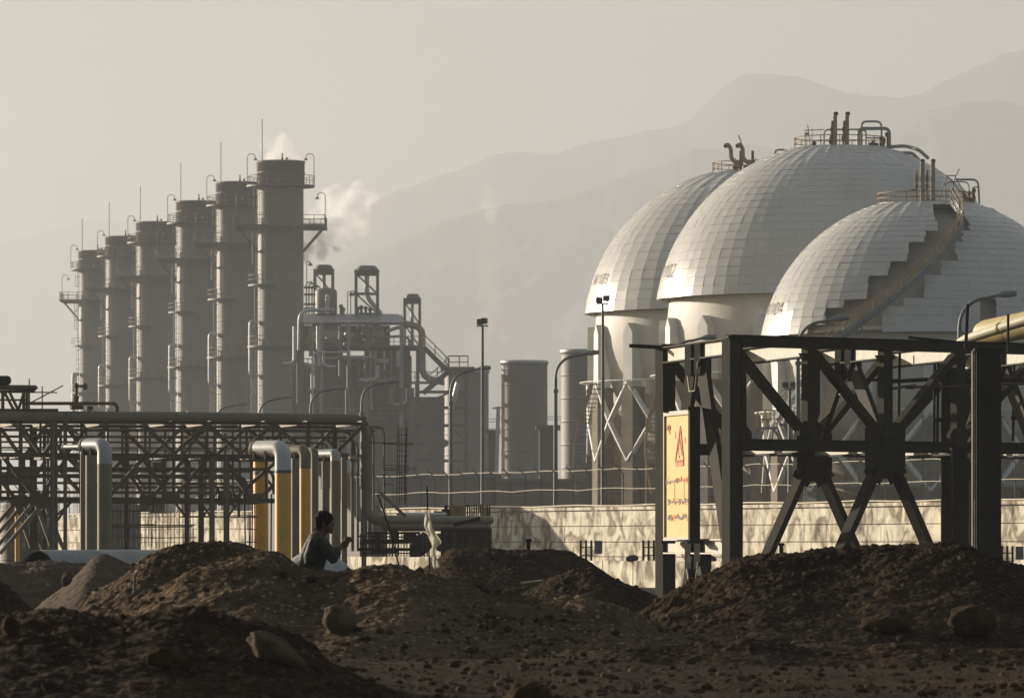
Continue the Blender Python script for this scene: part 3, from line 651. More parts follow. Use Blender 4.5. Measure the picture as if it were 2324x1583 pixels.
steam('white steam billowing out right of the nearest stack', 770, [(700, 560, 30), (725, 545, 34), (755, 530, 38), (790, 515, 36), (815, 490, 36), (780, 470, 42), (740, 475, 36), (715, 500, 34), (800, 445, 28), (835, 440, 22), (765, 435, 24), (690, 585, 22), (820, 520, 26), (850, 450, 16), (700, 520, 34), (790, 470, 30), (828, 455, 26), (812, 425, 22), (745, 445, 26), (730, 575, 24), (770, 560, 22), (760, 500, 46), (800, 470, 34), (710, 540, 30)], 1.2, 1)
steam('thin white steam rising behind the top of the nearest stack', 730, [(620, 360, 26), (650, 352, 28), (632, 335, 26), (610, 325, 18), (668, 360, 20), (640, 315, 20), (600, 318, 14), (680, 372, 16), (655, 330, 20), (590, 330, 12), (640, 345, 30)], 1.1, 2)
steam('faint wisp of steam in front of the mountain slope', 900, [(1108, 440, 16), (1104, 465, 18), (1114, 485, 20), (1118, 500, 16), (1106, 425, 12), (1125, 470, 14)], .22, 3)
steam('very faint steam streak high above the stacks', 800, [(540, 290, 30), (528, 260, 28), (552, 320, 28), (500, 235, 24), (560, 345, 26)], .07, 4)

# ------------------------------------------------------------------ spherical tanks
GLY = {'V': [[(0, 1), (.5, 0), (1, 1)]], '-': [[(.1, .5), (.9, .5)]], '1': [[(.3, .8), (.55, 1), (.55, 0)]], '0': [[(.1, .15), (.1, .85), (.35, 1), (.65, 1), (.9, .85), (.9, .15), (.65, 0), (.35, 0), (.1, .15)]],
       '4': [[(.7, 0), (.7, 1), (.05, .3), (1, .3)]], '7': [[(0, 1), (1, 1), (.4, 0)]], '2': [[(.05, .8), (.3, 1), (.7, 1), (.95, .75), (.9, .55), (0, 0), (1, 0)]], '3': [[(.05, .9), (.4, 1), (.85, .85), (.85, .65), (.4, .52), (.9, .4), (.9, .12), (.5, 0), (.05, .1)]]}
def sphere_tank(label, uc, vc, Rp, Y, drop, rows, nseg, text, tpos, corridor=None, hatch=None, ringw=112, legs=16, legoff=0, seed=0, mess='pipes_a'):
    Rm = Rp / FP * Y; X = (uc - U0) / FP * Y; cz = H + (V0 - vc) / FP * Y
    root = empty('sphere_tank', (X, Y, 0), label, 'gas tank', 'white spherical gas tanks on legs', rz=-math.atan2(X, Y))
    s = Y / FP                                              # metres per plan px
    def S_(az, lat, r=Rm): return Vector((r * math.cos(lat) * math.sin(az), -r * math.cos(lat) * math.cos(az), cz + r * math.sin(lat)))
    lat0 = math.asin((Rp - drop) / Rp)
    rng = random.Random(seed); mb = MB()
    latt = math.acos(ringw / Rp); lats = [lat0 + (latt - lat0) * i / rows for i in range(rows + 1)]
    def cuts(lat):
        vv = vc - Rp * math.sin(lat); out = []
        for tab in (corridor, hatch):
            if not tab: continue
            for (vb, vt, L, Rr) in tab:
                if vt <= vv < vb:
                    q = Rp * math.cos(lat); a = max(-.98, min(.98, (L - uc) / q)); b = max(-.98, min(.98, (Rr - uc) / q)); out.append((math.asin(a), math.asin(b)))
        return out
    for i in range(rows):
        la, lb = lats[i], lats[i + 1]; lm = (la + lb) / 2
        n = max(10, int(nseg * (1 if lm < R(60) else (.5 if lm < R(78) else .25)))); off = (i % 2) * .5 * 0
        cc = cuts(lm)
        for k in range(n):
            a0 = -PI + 2 * PI * (k + off) / n; a1 = -PI + 2 * PI * (k + 1 + off) / n; segs = [(a0, a1)]
            for (ca, cb) in cc:
                ns = []
                for (p, q) in segs:
                    if q <= ca or p >= cb: ns.append((p, q))
                    else:
                        if p < ca: ns.append((p, ca))
                        if q > cb: ns.append((cb, q))
                segs = ns
            for (p, q) in segs:
                if q - p < .004: continue
                tb = Rm + .02 + rng.uniform(-.004, .004); tt = Rm + rng.uniform(-.004, .004)
                j = [rng.uniform(-.010, .010) for _ in range(4)]
                g = .0004; vs = []; fs = []
                gore = a1 - a0; gmid = (a0 + a1) / 2; mid = gmid
                N = 3
                # slightly flattened sheet: blend of chord and arc, subdivided for soft waves
                for a_ in range(N + 1):
                    for b_ in range(N + 1):
                        t1, t2 = a_ / N, b_ / N; az = p + g + (q - p - 2 * g) * t1; la_ = la + .0 + (lb - la) * t2 - (.002 if b_ == 0 else 0)
                        rr = (tb * (1 - t2) + tt * t2) + j[0] * (1 - t1) * (1 - t2) + j[1] * t1 * (1 - t2) + j[2] * (1 - t1) * t2 + j[3] * t1 * t2
                        flat = math.cos((az - mid)) ; rr = rr * (math.cos(gore / 2) / math.cos(az - gmid))
                        vs.append(S_(az, la_, rr))
                for a_ in range(N):
                    for b_ in range(N):
                        x = a_ * (N + 1) + b_; fs.append((x, x + N + 1, x + N + 2, x + 1))
                mb.add(vs, fs, False)
    c = mb.build('cladding', 'clad', root, local=True)
    so = c.modifiers.new('thickness', 'SOLIDIFY'); so.thickness = .06; so.offset = -1
    # inner shell
    Ri = Rm * .93; m = MB(); ls = lat0 + R(3); m.lathe([(Ri * math.cos(a), cz + Ri * math.sin(a)) for a in [R(-90) + (ls + R(90)) * i / 26 for i in range(27)]], n=90); m.build('shell', 'ball', root, local=True)
    m = MB(); m.lathe([(Ri * math.cos(a), cz + Ri * math.sin(a)) for a in [ls + (R(89.5) - ls) * i / 20 for i in range(21)]], n=90); m.build('upper_shell', 'shell_shade', root, local=True)  # darker colour stands in for shade seen through the cladding opening
    m = MB(); m.lathe([(Ri - .02, cz + Rm * math.sin(lat0) - .05), (Rm * math.cos(lat0) - .1, cz + Rm * math.sin(lat0) - .05), (Rm * math.cos(lat0) - .1, cz + Rm * math.sin(lat0) + .12), (Ri - .02, cz + Rm * math.sin(lat0) + .12)], n=90); m.build('drip_ring', 'fireproof', root, local=True)
    # stencil number
    if text:
        tu0, tu1, tv0, tv1 = tpos; m = MB(); lt = math.asin((vc - tv0) / Rp); lb_ = math.asin((vc - tv1) / Rp); lm = (lt + lb_) / 2; q = Rp * math.cos(lm)
        a0 = math.asin(max(-.995, (tu0 - uc) / q)); a1 = math.asin((tu1 - uc) / q); n = len(text); rr = Rm + .06
        for i, ch in enumerate(text):
            for st_ in GLY[ch]:
                for (x0, y0), (x1, y1) in zip(st_[:-1], st_[1:]):
                    A = lambda x, y: S_(a0 + (a1 - a0) * (i + .12 + .72 * x) / n, lb_ + (lt - lb_) * y, rr)
                    p, q_ = A(x0, y0), A(x1, y1); m.beam(p, q_, .08, .02, up=(p - Vector((0, 0, cz))).normalized())
        m.build('stencilled_number', 'text', root, local=True)
    # legs
    for k in range(legs):
        a = R(legoff) + 2 * PI * k / legs; d = Vector((math.sin(a), -math.cos(a), 0)); wdt = Rm * .040; base = d * (Ri + .02)
        ztop = cz + 17 * s; zf = cz - 125 * s
        m = MB(); q = [base + Vector((0, 0, 0))]
        t = Vector((math.cos(a), math.sin(a), 0))
        poly = [base - t * wdt + Vector((0, 0, zf)), base + t * wdt + Vector((0, 0, zf)), base + t * wdt + Vector((0, 0, ztop - wdt * 1.4)), base + Vector((0, 0, ztop)), base - t * wdt + Vector((0, 0, ztop - wdt * 1.4))]
        m.prism(poly, -d * wdt * .9, d * wdt * 1.1); l_ = m.build('leg', 'legw', root, local=True)
        m = MB(); m.beam(base + Vector((0, 0, .0)), base + Vector((0, 0, zf)), wdt * 2.5, wdt * 2.5, up=d); m.box(base + Vector((0, 0, .15)), (wdt * 3.6, wdt * 3.6, .5)); m.build('leg_casing', 'fireproof', l_, local=True)
    for k in range(legs):
        if k % 1: continue
        a = R(legoff) + 2 * PI * k / legs; b = R(legoff) + 2 * PI * (k + 1) / legs
        A = lambda an, z, rr=Ri + wdt: Vector((math.sin(an) * rr, -math.cos(an) * rr, z))
        zt = cz - 115 * s; zl = cz - 290 * s
        zl = max(zl, 1.6)
        for (p, q) in ((a, b), (b, a)):
            m = MB(); m.tube([A(p, zt), A((p + q) / 2, (zt + zl) / 2 + (.0)), A(q, zl)], Rm * .017, 10); m.build('cross_brace', 'legw', root, local=True)
    m = MB(); m.lathe([(Ri + wdt * 2.2, cz - 112 * s), (Ri + wdt * 2.2 + .07, cz - 112 * s), (Ri + wdt * 2.2 + .07, cz - 112 * s + .07), (Ri + wdt * 2.2, cz - 112 * s + .07)], n=60); m.build('ring_pipe', 'legw', root, local=True)
    m = MB(); m.lathe([(Ri * .80, cz - 275 * s - .2), (Ri * .80 + .3, cz - 275 * s - .2), (Ri * .80 + .3, cz - 275 * s + .2), (Ri * .8, cz - 275 * s + .2)], n=48); m.build('lower_ring_pipe', 'legw', root, local=True)
    # crown platform
    zt = cz + Rm * math.sin(latt); rw = ringw * s
    m = MB(); m.lathe([(rw - .02, zt - .1), (rw - .02, zt + .02), (.2, zt + .03), (.2, zt - .1)], n=60, smooth=False); pf = m.build('crown_platform', 'ball', root, local=True)
    m = MB(); m.rail(arc((0, 0, zt), rw - .06, 0, 2 * PI, 40), 23 * s, rw * .42, .035); m.build('railing', 'railing', pf, local=True)
    b = lambda u, v, y=0: Vector(((u) * s, y * s, zt - v * s))   # u right of centre, v below crown in px, y depth px
    def pp(pts, rpx, mt, nm, fr=.35):
        m = MB(); m.tube(fillet(pts, fr, 4), rpx * s, 9); return m.build(nm, mt, pf, local=True)
    mt = 'lampgrey'
    if mess == 'a':     # big middle sphere
        for x in (-10, 17):
            pp([b(x, 0), b(x, -72), b(x + 2, -78)], 5, 'pipe_mid', 'relief_vent'); m = MB(); m.ell(b(x + 2, -78, 0), (6 * s, 6 * s, 4.5 * s)); m.build('vent_cap', 'dark_steel', pf, local=True)
            pp([b(x - 8, 0), b(x - 8, -30), b(x - 5, -44), b(x - 7, -50), b(x - 6, -62)], 2.4, 'steel_mid', 'relief_valve'); m = MB(); m.ell(b(x - 8, -22), (5 * s, 5 * s, 9 * s)); m.ell(b(x - 8, -42), (3.4 * s, 3.4 * s, 6 * s)); m.build('valve_body', 'steel_mid', pf, local=True)
        pp([b(50, 0), b(50, -60), b(95, -60), b(95, 0)], 2.6, mt, 'loop_pipe'); pp([b(43, 0), b(43, -44), b(113, -44), b(113, 10)], 4, mt, 'loop_pipe')
        pp([b(60, -5), b(60, -40), b(48, -40)], 2, mt, 'loop_pipe'); pp([b(-35, 0), b(-35, -42), b(43, -42)], 2, mt, 'loop_pipe'); pp([b(-80, -40), b(-35, -42)], 1.2, mt, 'pole')
        pp([b(-65, 0), b(-72, -52)], 1.2, mt, 'pole'); pp([b(-62, 0), b(-62, -45)], 1, mt, 'pole'); pp([b(62, -23), b(95, -22)], 1.8, mt, 'loop_pipe')
        m = MB(); m.box(b(-74, -32), (9 * s, 5 * s, 7 * s)); m.tube([b(-74, 0), b(-74, -30)], 1 * s, 6); m.build('floodlight', 'lampgrey', pf, local=True)
        for x, v in ((-57, -10), (95, -20), (95, -8), (76, -10), (84, -6), (100, -16), (70, -6), (-20, -15), (108, -30)):
            m = MB(); m.ell(b(x, v), (5 * s, 4 * s, 6 * s)); m.tube([b(x - 5, v - 3), b(x + 5, v - 3)], 1.2 * s, 6); m.tube([b(x, v), b(x, 0)], 1.6 * s, 6); m.build('crown_valve', 'rust', pf, local=True)
        pp([b(108, -2), b(150, -2, -30), b(180, 10, -70), b(200, 30, -80)], 4, mt, 'overflow_pipe')
        pp([b(113, 12), b(165, 12), b(196, 45)], 4, mt, 'overflow_pipe', .2)
    elif mess == 'b':   # left sphere
        for x in (-45, -18):
            pp([b(x + 26, -22), b(x + 12, -24), b(x + 4, -34), b(x + 3, -56), b(x - 3, -64), b(x - 8, -62)], 5, 'pipe_mid', 'relief_vent', .5)
            m = MB(); m.ell(b(x - 8, -61), (5 * s, 5 * s, 5 * s)); m.build('vent_cap', 'dark_steel', pf, local=True)
            pp([b(x + 26, 0), b(x + 26, -50)], 3.4, 'steel_mid', 'relief_valve'); m = MB(); m.ell(b(x + 26, -22), (6 * s, 6 * s, 10 * s)); m.build('valve_body', 'steel_mid', pf, local=True)
        pp([b(-18 + 3, -60), b(-24, -86)], 1.5, mt, 'lightning_spike'); pp([b(38, 0), b(38, -30), b(62, -30)], 2, mt, 'loop_pipe'); pp([b(58, 0), b(58, -52), b(88, -52), b(88, 0)], 2.2, mt, 'loop_pipe')
        pp([b(68, -20), b(74, -36), b(100, -36)], 4, mt, 'loop_pipe')
        for x in (-40, -28, 5, 22): pp([b(x, 0), b(x + 10, -34)], .9, mt, 'strut')
        for x in (-30, -5):
            m = MB(); m.ell(b(x, -12), (8 * s, 5 * s, 5 * s)); m.tube([b(x, -10), b(x, 0)], 2 * s, 6); m.build('crown_valve', 'rust', pf, local=True)
    else:               # right sphere
        for x in (-9, 15):
            pp([b(x, 0), b(x, -92), b(x + 1, -98)], 5.2, 'pipe_mid', 'relief_vent'); m = MB(); m.ell(b(x + 1, -98), (5.6 * s, 5.6 * s, 4.5 * s)); m.build('vent_cap', 'dark_steel', pf, local=True)
            pp([b(x - 13, 0), b(x - 13, -50), b(x - 12, -78)], 1.8, 'steel_mid', 'relief_valve'); m = MB(); m.ell(b(x - 13, -58), (4.5 * s, 4.5 * s, 9 * s)); m.ell(b(x - 13, -40), (4 * s, 4 * s, 6 * s)); m.box(b(x - 20, -32), (11 * s, 3 * s, 3.5 * s)); m.build('valve_body', 'steel_mid', pf, local=True)
        for p, q in (((45, -64), (68, -64)), ((47, -64), (30, -20)), ((47, -64), (95, -8)), ((66, -64), (52, -5)), ((68, -64), (75, -80)), ((60, -52), (64, 0)), ((66, -60), (100, -4))): pp([b(*p), b(*q)], 1.3, mt, 'tripod_strut')
        pp([b(66, -55), b(127 - 10, -55), b(112 + 8, 0)], 2.6, mt, 'loop_pipe'); pp([b(42, 0), b(42, -50), b(97, -50), b(97, -20)], 1.5, mt, 'loop_pipe'); pp([b(104, 0), b(104, -38), b(120, -38)], 1.6, mt, 'loop_pipe')
        for x, v in ((86, -18), (92, -10), (100, -8), (97, -24), (108, -12), (3, -8), (108, -30)):
            m = MB(); m.ell(b(x, v), (4.5 * s, 4 * s, 6 * s)); m.tube([b(x - 5, v - 3), b(x + 5, v - 3)], 1.1 * s, 6); m.tube([b(x, v), b(x, 0)], 1.5 * s, 6); m.build('crown_valve', 'rust', pf, local=True)
        pp([b(118, 12), b(150, 12), b(165, 26)], 3, mt, 'overflow_pipe', .2)
    return root, S_, s, cz, Rm
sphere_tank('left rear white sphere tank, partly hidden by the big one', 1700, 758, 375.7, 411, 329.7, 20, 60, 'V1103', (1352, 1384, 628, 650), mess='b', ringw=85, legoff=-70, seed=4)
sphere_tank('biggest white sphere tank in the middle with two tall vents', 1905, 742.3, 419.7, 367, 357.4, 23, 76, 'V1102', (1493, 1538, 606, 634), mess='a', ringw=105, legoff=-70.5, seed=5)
CORR = [(766, 740, 1839, 2005), (740, 716, 1878, 2005), (716, 690, 1919, 2052), (690, 668, 1971, 2097), (668, 646, 1973, 2098), (646, 624, 2018, 2134), (624, 603, 2022, 2136),
        (603, 584, 2060, 2172), (584, 566, 2063, 2166), (566, 548, 2098, 2182), (548, 532, 2101, 2184), (532, 516, 2127, 2198), (516, 498, 2122, 2192), (498, 480, 2119, 2186), (480, 466, 2117, 2180)]
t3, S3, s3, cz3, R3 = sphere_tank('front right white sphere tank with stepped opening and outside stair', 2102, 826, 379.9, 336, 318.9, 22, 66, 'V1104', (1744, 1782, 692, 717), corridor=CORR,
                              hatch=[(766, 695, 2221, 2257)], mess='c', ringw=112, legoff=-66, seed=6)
# winding stair on the right sphere
def sphere_stair():
    path = [(2162, 468), (2178, 500), (2180, 525), (2172, 548), (2150, 580), (2118, 614), (2080, 650), (2040, 684), (2000, 716), (1958, 745), (1915, 776), (1880, 812), (1850, 850), (1825, 890), (1800, 925), (1765, 968)]
    pts = []
    for u, v in path:
        dx = (u - 2102) * s3; dz = (826 - v) * s3; rr = R3 + .55
        y = math.sqrt(max(.5, rr * rr - dx * dx - dz * dz)) if dz > 0 else math.sqrt(max(1.0, rr * rr - dx * dx))
        pts.append(Vector((dx, -y, cz3 + dz)))
    m = MB(); side = []
    for i, p in enumerate(pts):
        rad = Vector((p.x, p.y, 0)).normalized(); side.append(rad)
    a = [p - d * .34 for p, d in zip(pts, side)]; b = [p + d * .34 for p, d in zip(pts, side)]
    for i in range(len(pts) - 1):
        m.beam(a[i], a[i + 1], .05, .24); m.beam(b[i], b[i + 1], .05, .24)
        L = (pts[i + 1] - pts[i]).length; n = max(3, int(L / .28))
        for k in range(n):
            q0 = a[i].lerp(a[i + 1], (k + .5) / n); q1 = b[i].lerp(b[i + 1], (k + .5) / n); m.beam(q0, q1, .2, .02)
    st_ = m.build('winding_stair', 'stair', t3, local=True)
    for row in (a, b):
        m = MB(); m.rail(row, .8, 1.0, .03); m.build('handrail', 'railing', st_, local=True)
    for i in (9, 10, 12, 14):
        m = MB(); p = pts[i]; m.tube([p, p + Vector((.3, .6, -1.6))], .06, 6); m.build('stair_bracket', 'stair', t3, local=True)
    # lower landing and flight to the ground
    g = lambda u, v, d=0: Vector(((u - 2102) * s3, pts[-1].y + d, cz3 + (826 - v) * s3))
    m = MB(); m.box(g(1748, 975), (44 * s3, 1.6, .12)); m.box(g(1800, 968), (50 * s3, 1.6, .12)); l_ = m.build('stair_landing', 'stair', t3, local=True)
    m = MB(); m.rail([g(1726, 974, -.8), g(1770, 974, -.8), g(1770, 974, .8), g(1726, 974, .8)], 1.0, .5, .03); m.build('handrail', 'railing', l_, local=True)
    m = MB()
    for u0, v0, u1, v1 in ((1728, 975, 1712, 1010), (1760, 975, 1800, 1030), (1728, 975, 1706, 1120), (1762, 975, 1745, 1120), (1798, 970, 1800, 1120), (1740, 975, 1712, 1120)):
        m.beam(g(u0, v0, -.6), g(u1, v1, -.6), .09, .14)
    m.build('landing_leg', 'stair', t3, local=True)
sphere_stair()

# stairs winding down beside the left sphere
def side_stair(label, pts_px, Y):
    root = empty('access_stair', P(pts_px[0][0], 1240, Y), label, 'stair'); pts = [P(u, v, Y) for u, v in pts_px]; m = MB()
    for d in (-.5, .5):
        for p, q in zip(pts[:-1], pts[1:]): m.beam(p + Vector((0, d, 0)), q + Vector((0, d, 0)), .16, .26)
    m.build('stringer', 'railing', root); m = MB()
    for p, q in zip(pts[:-1], pts[1:]):
        n = int((q - p).length / .35) + 1
        for k in range(n): m.box(p.lerp(q, k / n) + Vector((.35, 0, 0)), (.8, 1, .05))
    m.build('tread', 'stair', root)
side_stair('brown edged stair curving down left of the left sphere', [(1342, 872), (1330, 915), (1315, 960), (1305, 1010), (1302, 1060), (1308, 1120)], 404)
side_stair('brown edged caged stair between the left and middle sphere', [(1500, 872), (1480, 920), (1468, 970), (1464, 1020), (1470, 1070), (1480, 1120)], 398)

# ------------------------------------------------------------------ stained wall, ledge, barbed wire
WA = Vector((20.2 + 6.72, 224 - 16, 0)); WB = Vector((20.2 - 55.44, 224 + 132, 0))
WD = (WB - WA).normalized(); WN = Vector((WD.y, -WD.x, 0)); WN = -WN if WN.y > 0 else WN
def wall_at(u, off=0):        # point on the wall line seen at column u
    k = (u - U0) / FP; A = WA + WN * off; t = (k * A.y - A.x) / (WD.x - k * WD.y); return A + WD * t
def build_wall():
    root = empty('perimeter_wall', WA, 'long stained precast concrete wall lit by the low sun', 'wall')
    L = (WB - WA).length; rot = Matrix((WD, Vector((-WD.y, WD.x, 0)), Vector((0, 0, 1)))).transposed()
    zs = [0, .95, 1.62, 2.35, 3.05, 3.36]; rr = random.Random(3)
    for i in range(len(zs) - 2):
        m = MB(); x = 0
        while x < L:
            w_ = rr.uniform(3.1, 3.5); c = WA + WD * (x + w_ / 2) + Vector((0, 0, (zs[i] + zs[i + 1]) / 2)) + WN * rr.uniform(-.012, .012)
            m.box(c, (w_ - .03, .22, zs[i + 1] - zs[i] - .035), rot); x += w_
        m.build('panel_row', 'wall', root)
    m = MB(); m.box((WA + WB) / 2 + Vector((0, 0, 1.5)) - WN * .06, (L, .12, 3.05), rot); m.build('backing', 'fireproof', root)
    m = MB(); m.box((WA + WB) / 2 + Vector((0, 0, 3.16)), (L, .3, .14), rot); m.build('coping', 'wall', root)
    m = MB(); m.tube([WA + WN * .1 + Vector((0, 0, 3.30)) + WD * (L * i / 60) + Vector((0, 0, .03 * math.sin(i * 1.7))) for i in range(61)], .035, 6); m.build('cable', 'lag', root)
build_wall()
def build_fence():
    root = empty('barbed_wire_fence', WA, 'barbed wire fence on angled posts above the stained wall', 'fence')
    L = (WB - WA).length; n = 84; m_ = []
    for k in range(n):
        p = WA + WD * (L * (k + .5) / n); m = MB(); m.beam(p + Vector((0, 0, 3.2)), p + Vector((0, 0, 4.75)), .05, .05); m.beam(p + Vector((0, 0, 4.73)), p + Vector((0, 0, 5.15)) - WD * -.3 + WN * .25, .045, .045)
        m.build('post', 'steel_far', root)
    rr = random.Random(8)
    for z in (4.95, 4.05):
        m = MB(); m.tube([WA + WD * (L * i / 160) + WN * .1 + Vector((0, 0, z + .03 * math.sin(i * .8) + rr.uniform(-.025, .025))) for i in range(161)], .017, 5); m.build('wire', 'lag', root)
build_fence()
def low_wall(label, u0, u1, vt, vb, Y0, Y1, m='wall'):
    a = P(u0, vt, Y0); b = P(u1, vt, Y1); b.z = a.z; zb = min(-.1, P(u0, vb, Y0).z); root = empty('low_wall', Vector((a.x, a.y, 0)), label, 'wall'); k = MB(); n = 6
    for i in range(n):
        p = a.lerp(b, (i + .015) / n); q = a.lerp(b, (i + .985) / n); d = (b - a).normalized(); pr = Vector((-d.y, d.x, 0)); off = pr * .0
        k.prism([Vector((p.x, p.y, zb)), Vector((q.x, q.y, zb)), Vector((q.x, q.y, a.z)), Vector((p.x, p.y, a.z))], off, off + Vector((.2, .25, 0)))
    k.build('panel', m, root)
    return a, b
low_wall('lower white retaining wall left of the dark mound', 1300, 1730, 1271, 1345, 205, 190)
low_wall('lower pale retaining wall behind the leaning stick', 780, 975, 1262, 1300, 232, 223.4)
def shadow_caster():  # added block, shaped to cast the slanting shadow on the perimeter wall
    a = Vector((-11.2, 283.5, 0)); b = Vector((-6.0, 273.2, 0)); d = (b - a).normalized(); n = Vector((-d.y, d.x, 0)) * -1; root = empty('wall_shadow_block', a, 'dark added block with long sloping top behind the rack end, casting the wall shadow', 'shadow_caster')
    L = (b - a).length; pts = [a, b, b + Vector((0, 0, 2.6)), a + d * L * .52 + Vector((0, 0, 5.3)), a + Vector((0, 0, 5.5))]; m = MB(); m.prism(pts, (0, 0, 0), n * 1.4); m.build('wall', 'casing', root)
    m = MB(); m.beam(b + Vector((0, 0, 2.65)) + n * .7, a + d * L * .52 + Vector((0, 0, 5.35)) + n * .7, 1.7, .1); m.beam(a + d * L * .52 + Vector((0, 0, 5.38)) + n * .7, a + Vector((0, 0, 5.58)) + n * .7, 1.7, .1); m.build('roof', 'steel_mid', root)  # top slabs of the added block, sloped like its shadow edge
shadow_caster()
# stacks of cabinets, posts on the ledge
def switch_posts(label, u, vb, Y, n, cab):
    c = P(u, vb, Y); root = empty('meter_rack', c, label, 'meter rack', 'dark post racks in front of the wall'); s_ = Y / FP
    for k in range(n):
        m = MB(); m.beam(c + Vector((k * 12 * s_, 0, 0)), c + Vector((k * 12 * s_, 0, 46 * s_)), 5 * s_, 5 * s_); m.build('post', 'dark_steel', root)
    for z in (12, 30):
        m = MB(); m.beam(c + Vector((-2 * s_, 0, z * s_)), c + Vector(((n * 12 - 8) * s_, 0, z * s_)), 2 * s_, 2.5 * s_); m.build('crossbar', 'dark_steel', root)
    if cab: m = MB(); m.box(c + Vector(((n * 12 + 4) * s_, 0, 30 * s_)), (18 * s_, 8 * s_, 30 * s_)); m.build('cabinet', 'cabinet', root)
switch_posts('dark post rack with grey box at the dark mound edge', 1318, 1271, 198, 3, True)
switch_posts('dark post rack beside the left steel column', 1460, 1271, 192, 3, False)
switch_posts('dark post rack with black box at the right picture edge', 2274, 1284, 150, 3, True)
switch_posts('dark post stub rack between the right columns', 2200, 1272, 152, 1, False)
def stub(label, u, vt, vb, Y, rpx):
    c = P(u, vb, Y); s_ = Y / FP; m = MB(); h = (vb - vt) * s_; m.tube([c, c + Vector((0, 0, h))], rpx * s_, 10); m.tube([c + Vector((0, 0, h * .85)), c + Vector((0, 0, h))], rpx * 1.6 * s_, 10)
    tag(m.build('pipe_stub', 'dark_steel', loc=c), label, 'pipe stub', 'capped dark pipe stubs')
stub('capped dark pipe stub behind the flat topped mound', 1199, 1222, 1262, 90, 5)
stub('capped dark pipe stub behind the crest of the right mound', 1773, 1231, 1275, 90, 5)

# ------------------------------------------------------------------ lamps
def make_lamp():
    root = empty('street_lamp', (0, 0, 0), '', 'street lamp', 'curved street lamps around the plant'); h = 10.0
    m = MB(); m.tube([(0, 0, 0), (0, 0, 8.2)], .1, 10, rs=[.12, .085]); m.build('pole', 'lampm', root, local=True)
    m = MB(); pts = [Vector((0, 0, 8.15)), Vector((0, 0, 8.7))] + [Vector((.95 - .95 * math.cos(t), 0, 8.8 + .95 * math.sin(t))) for t in [PI / 2 * i / 8 for i in range(9)]] + [Vector((1.3, 0, 9.84))]
    m.tube(pts, .06, 8, rs=[.075] * 2 + [.06] * 9 + [.05]); m.tube([(0, 0, 8.1), (0, 0, 8.25)], .13, 10); m.build('arm', 'lampm', root, local=True)
    m = MB(); m.tube([Vector((1.2, 0, 9.83)), Vector((1.35, 0, 9.85)), Vector((1.5, 0, 9.88)), Vector((1.75, 0, 9.9)), Vector((1.95, 0, 9.91))], .1, 10, rs=[.05, .07, .12, .12, .09]); m.build('lamp_head', 'lampgrey', root, local=True)
    return root
lp = make_lamp()
LL = [(2178, 663, 'street lamp highest at right in front of the right sphere'), (1811, 718, 'street lamp whose arm crosses the stepped opening of the sphere'), (1261, 797, 'street lamp between two round towers'),
      (1023, 832, 'street lamp in front of the stair landing'), (1519, 762, 'street lamp just above the left end of the steel frame'), (821, 862, 'faint street lamp in front of the boiler casing'),
      (705, 877, 'faint street lamp right of the nearest stack'), (588, 898, 'faint street lamp at the foot of the nearest stack'), (489, 914, 'faint low street lamp at the foot of the second stack')]
for i, (u, v, lb) in enumerate(LL):
    o = lp if i == 0 else copy_tree(lp); Y = (11.44 - H) * FP / (V0 - v); o.location = ((u - U0) / FP * Y, Y, 0); o['label'] = lb; o.scale = (1.15, 1.15, 1.15)
def flood(u, v, hgt, label, heads):
    Y = (hgt - H) * FP / (V0 - v); x = (u - U0) / FP * Y; root = empty('floodlight_pole', (x, Y, 0), label, 'floodlight', 'floodlight poles'); s_ = Y / FP
    m = MB(); m.tube([(x, Y, 0), (x, Y, hgt - 18 * s_)], .1, 8, rs=[.11, .07]); m.build('pole', 'lampm', root)
    m = MB(); m.box((x, Y, hgt - 17 * s_), (26 * s_, .12, .08)); m.build('crossbar', 'lampgrey', root)
    for (du, dv) in heads:
        m = MB(); rot = Matrix.Rotation(R(12), 3, 'X') @ Matrix.Rotation(R(-15), 3, 'Z'); c = Vector((x + du * s_, Y - .1, hgt - dv * s_)); m.box(c, (13 * s_, .28, 12 * s_), rot); m.box(c + Vector((0, -.18, 0)), (11 * s_, .06, 10 * s_), rot); m.build('floodlight_head', 'flood', root)
flood(1095, 722, 13.5, 'tall floodlight pole in the gap left of the round towers', [(-5, 8), (4, 6)])
flood(1368, 672, 14, 'tall floodlight pole in front of the left sphere', [(-8, 9), (8, 5)])
flood(1792, 865, 9, 'twin floodlight pole seen through the steel frame', [(-9, 7), (9, 7)])

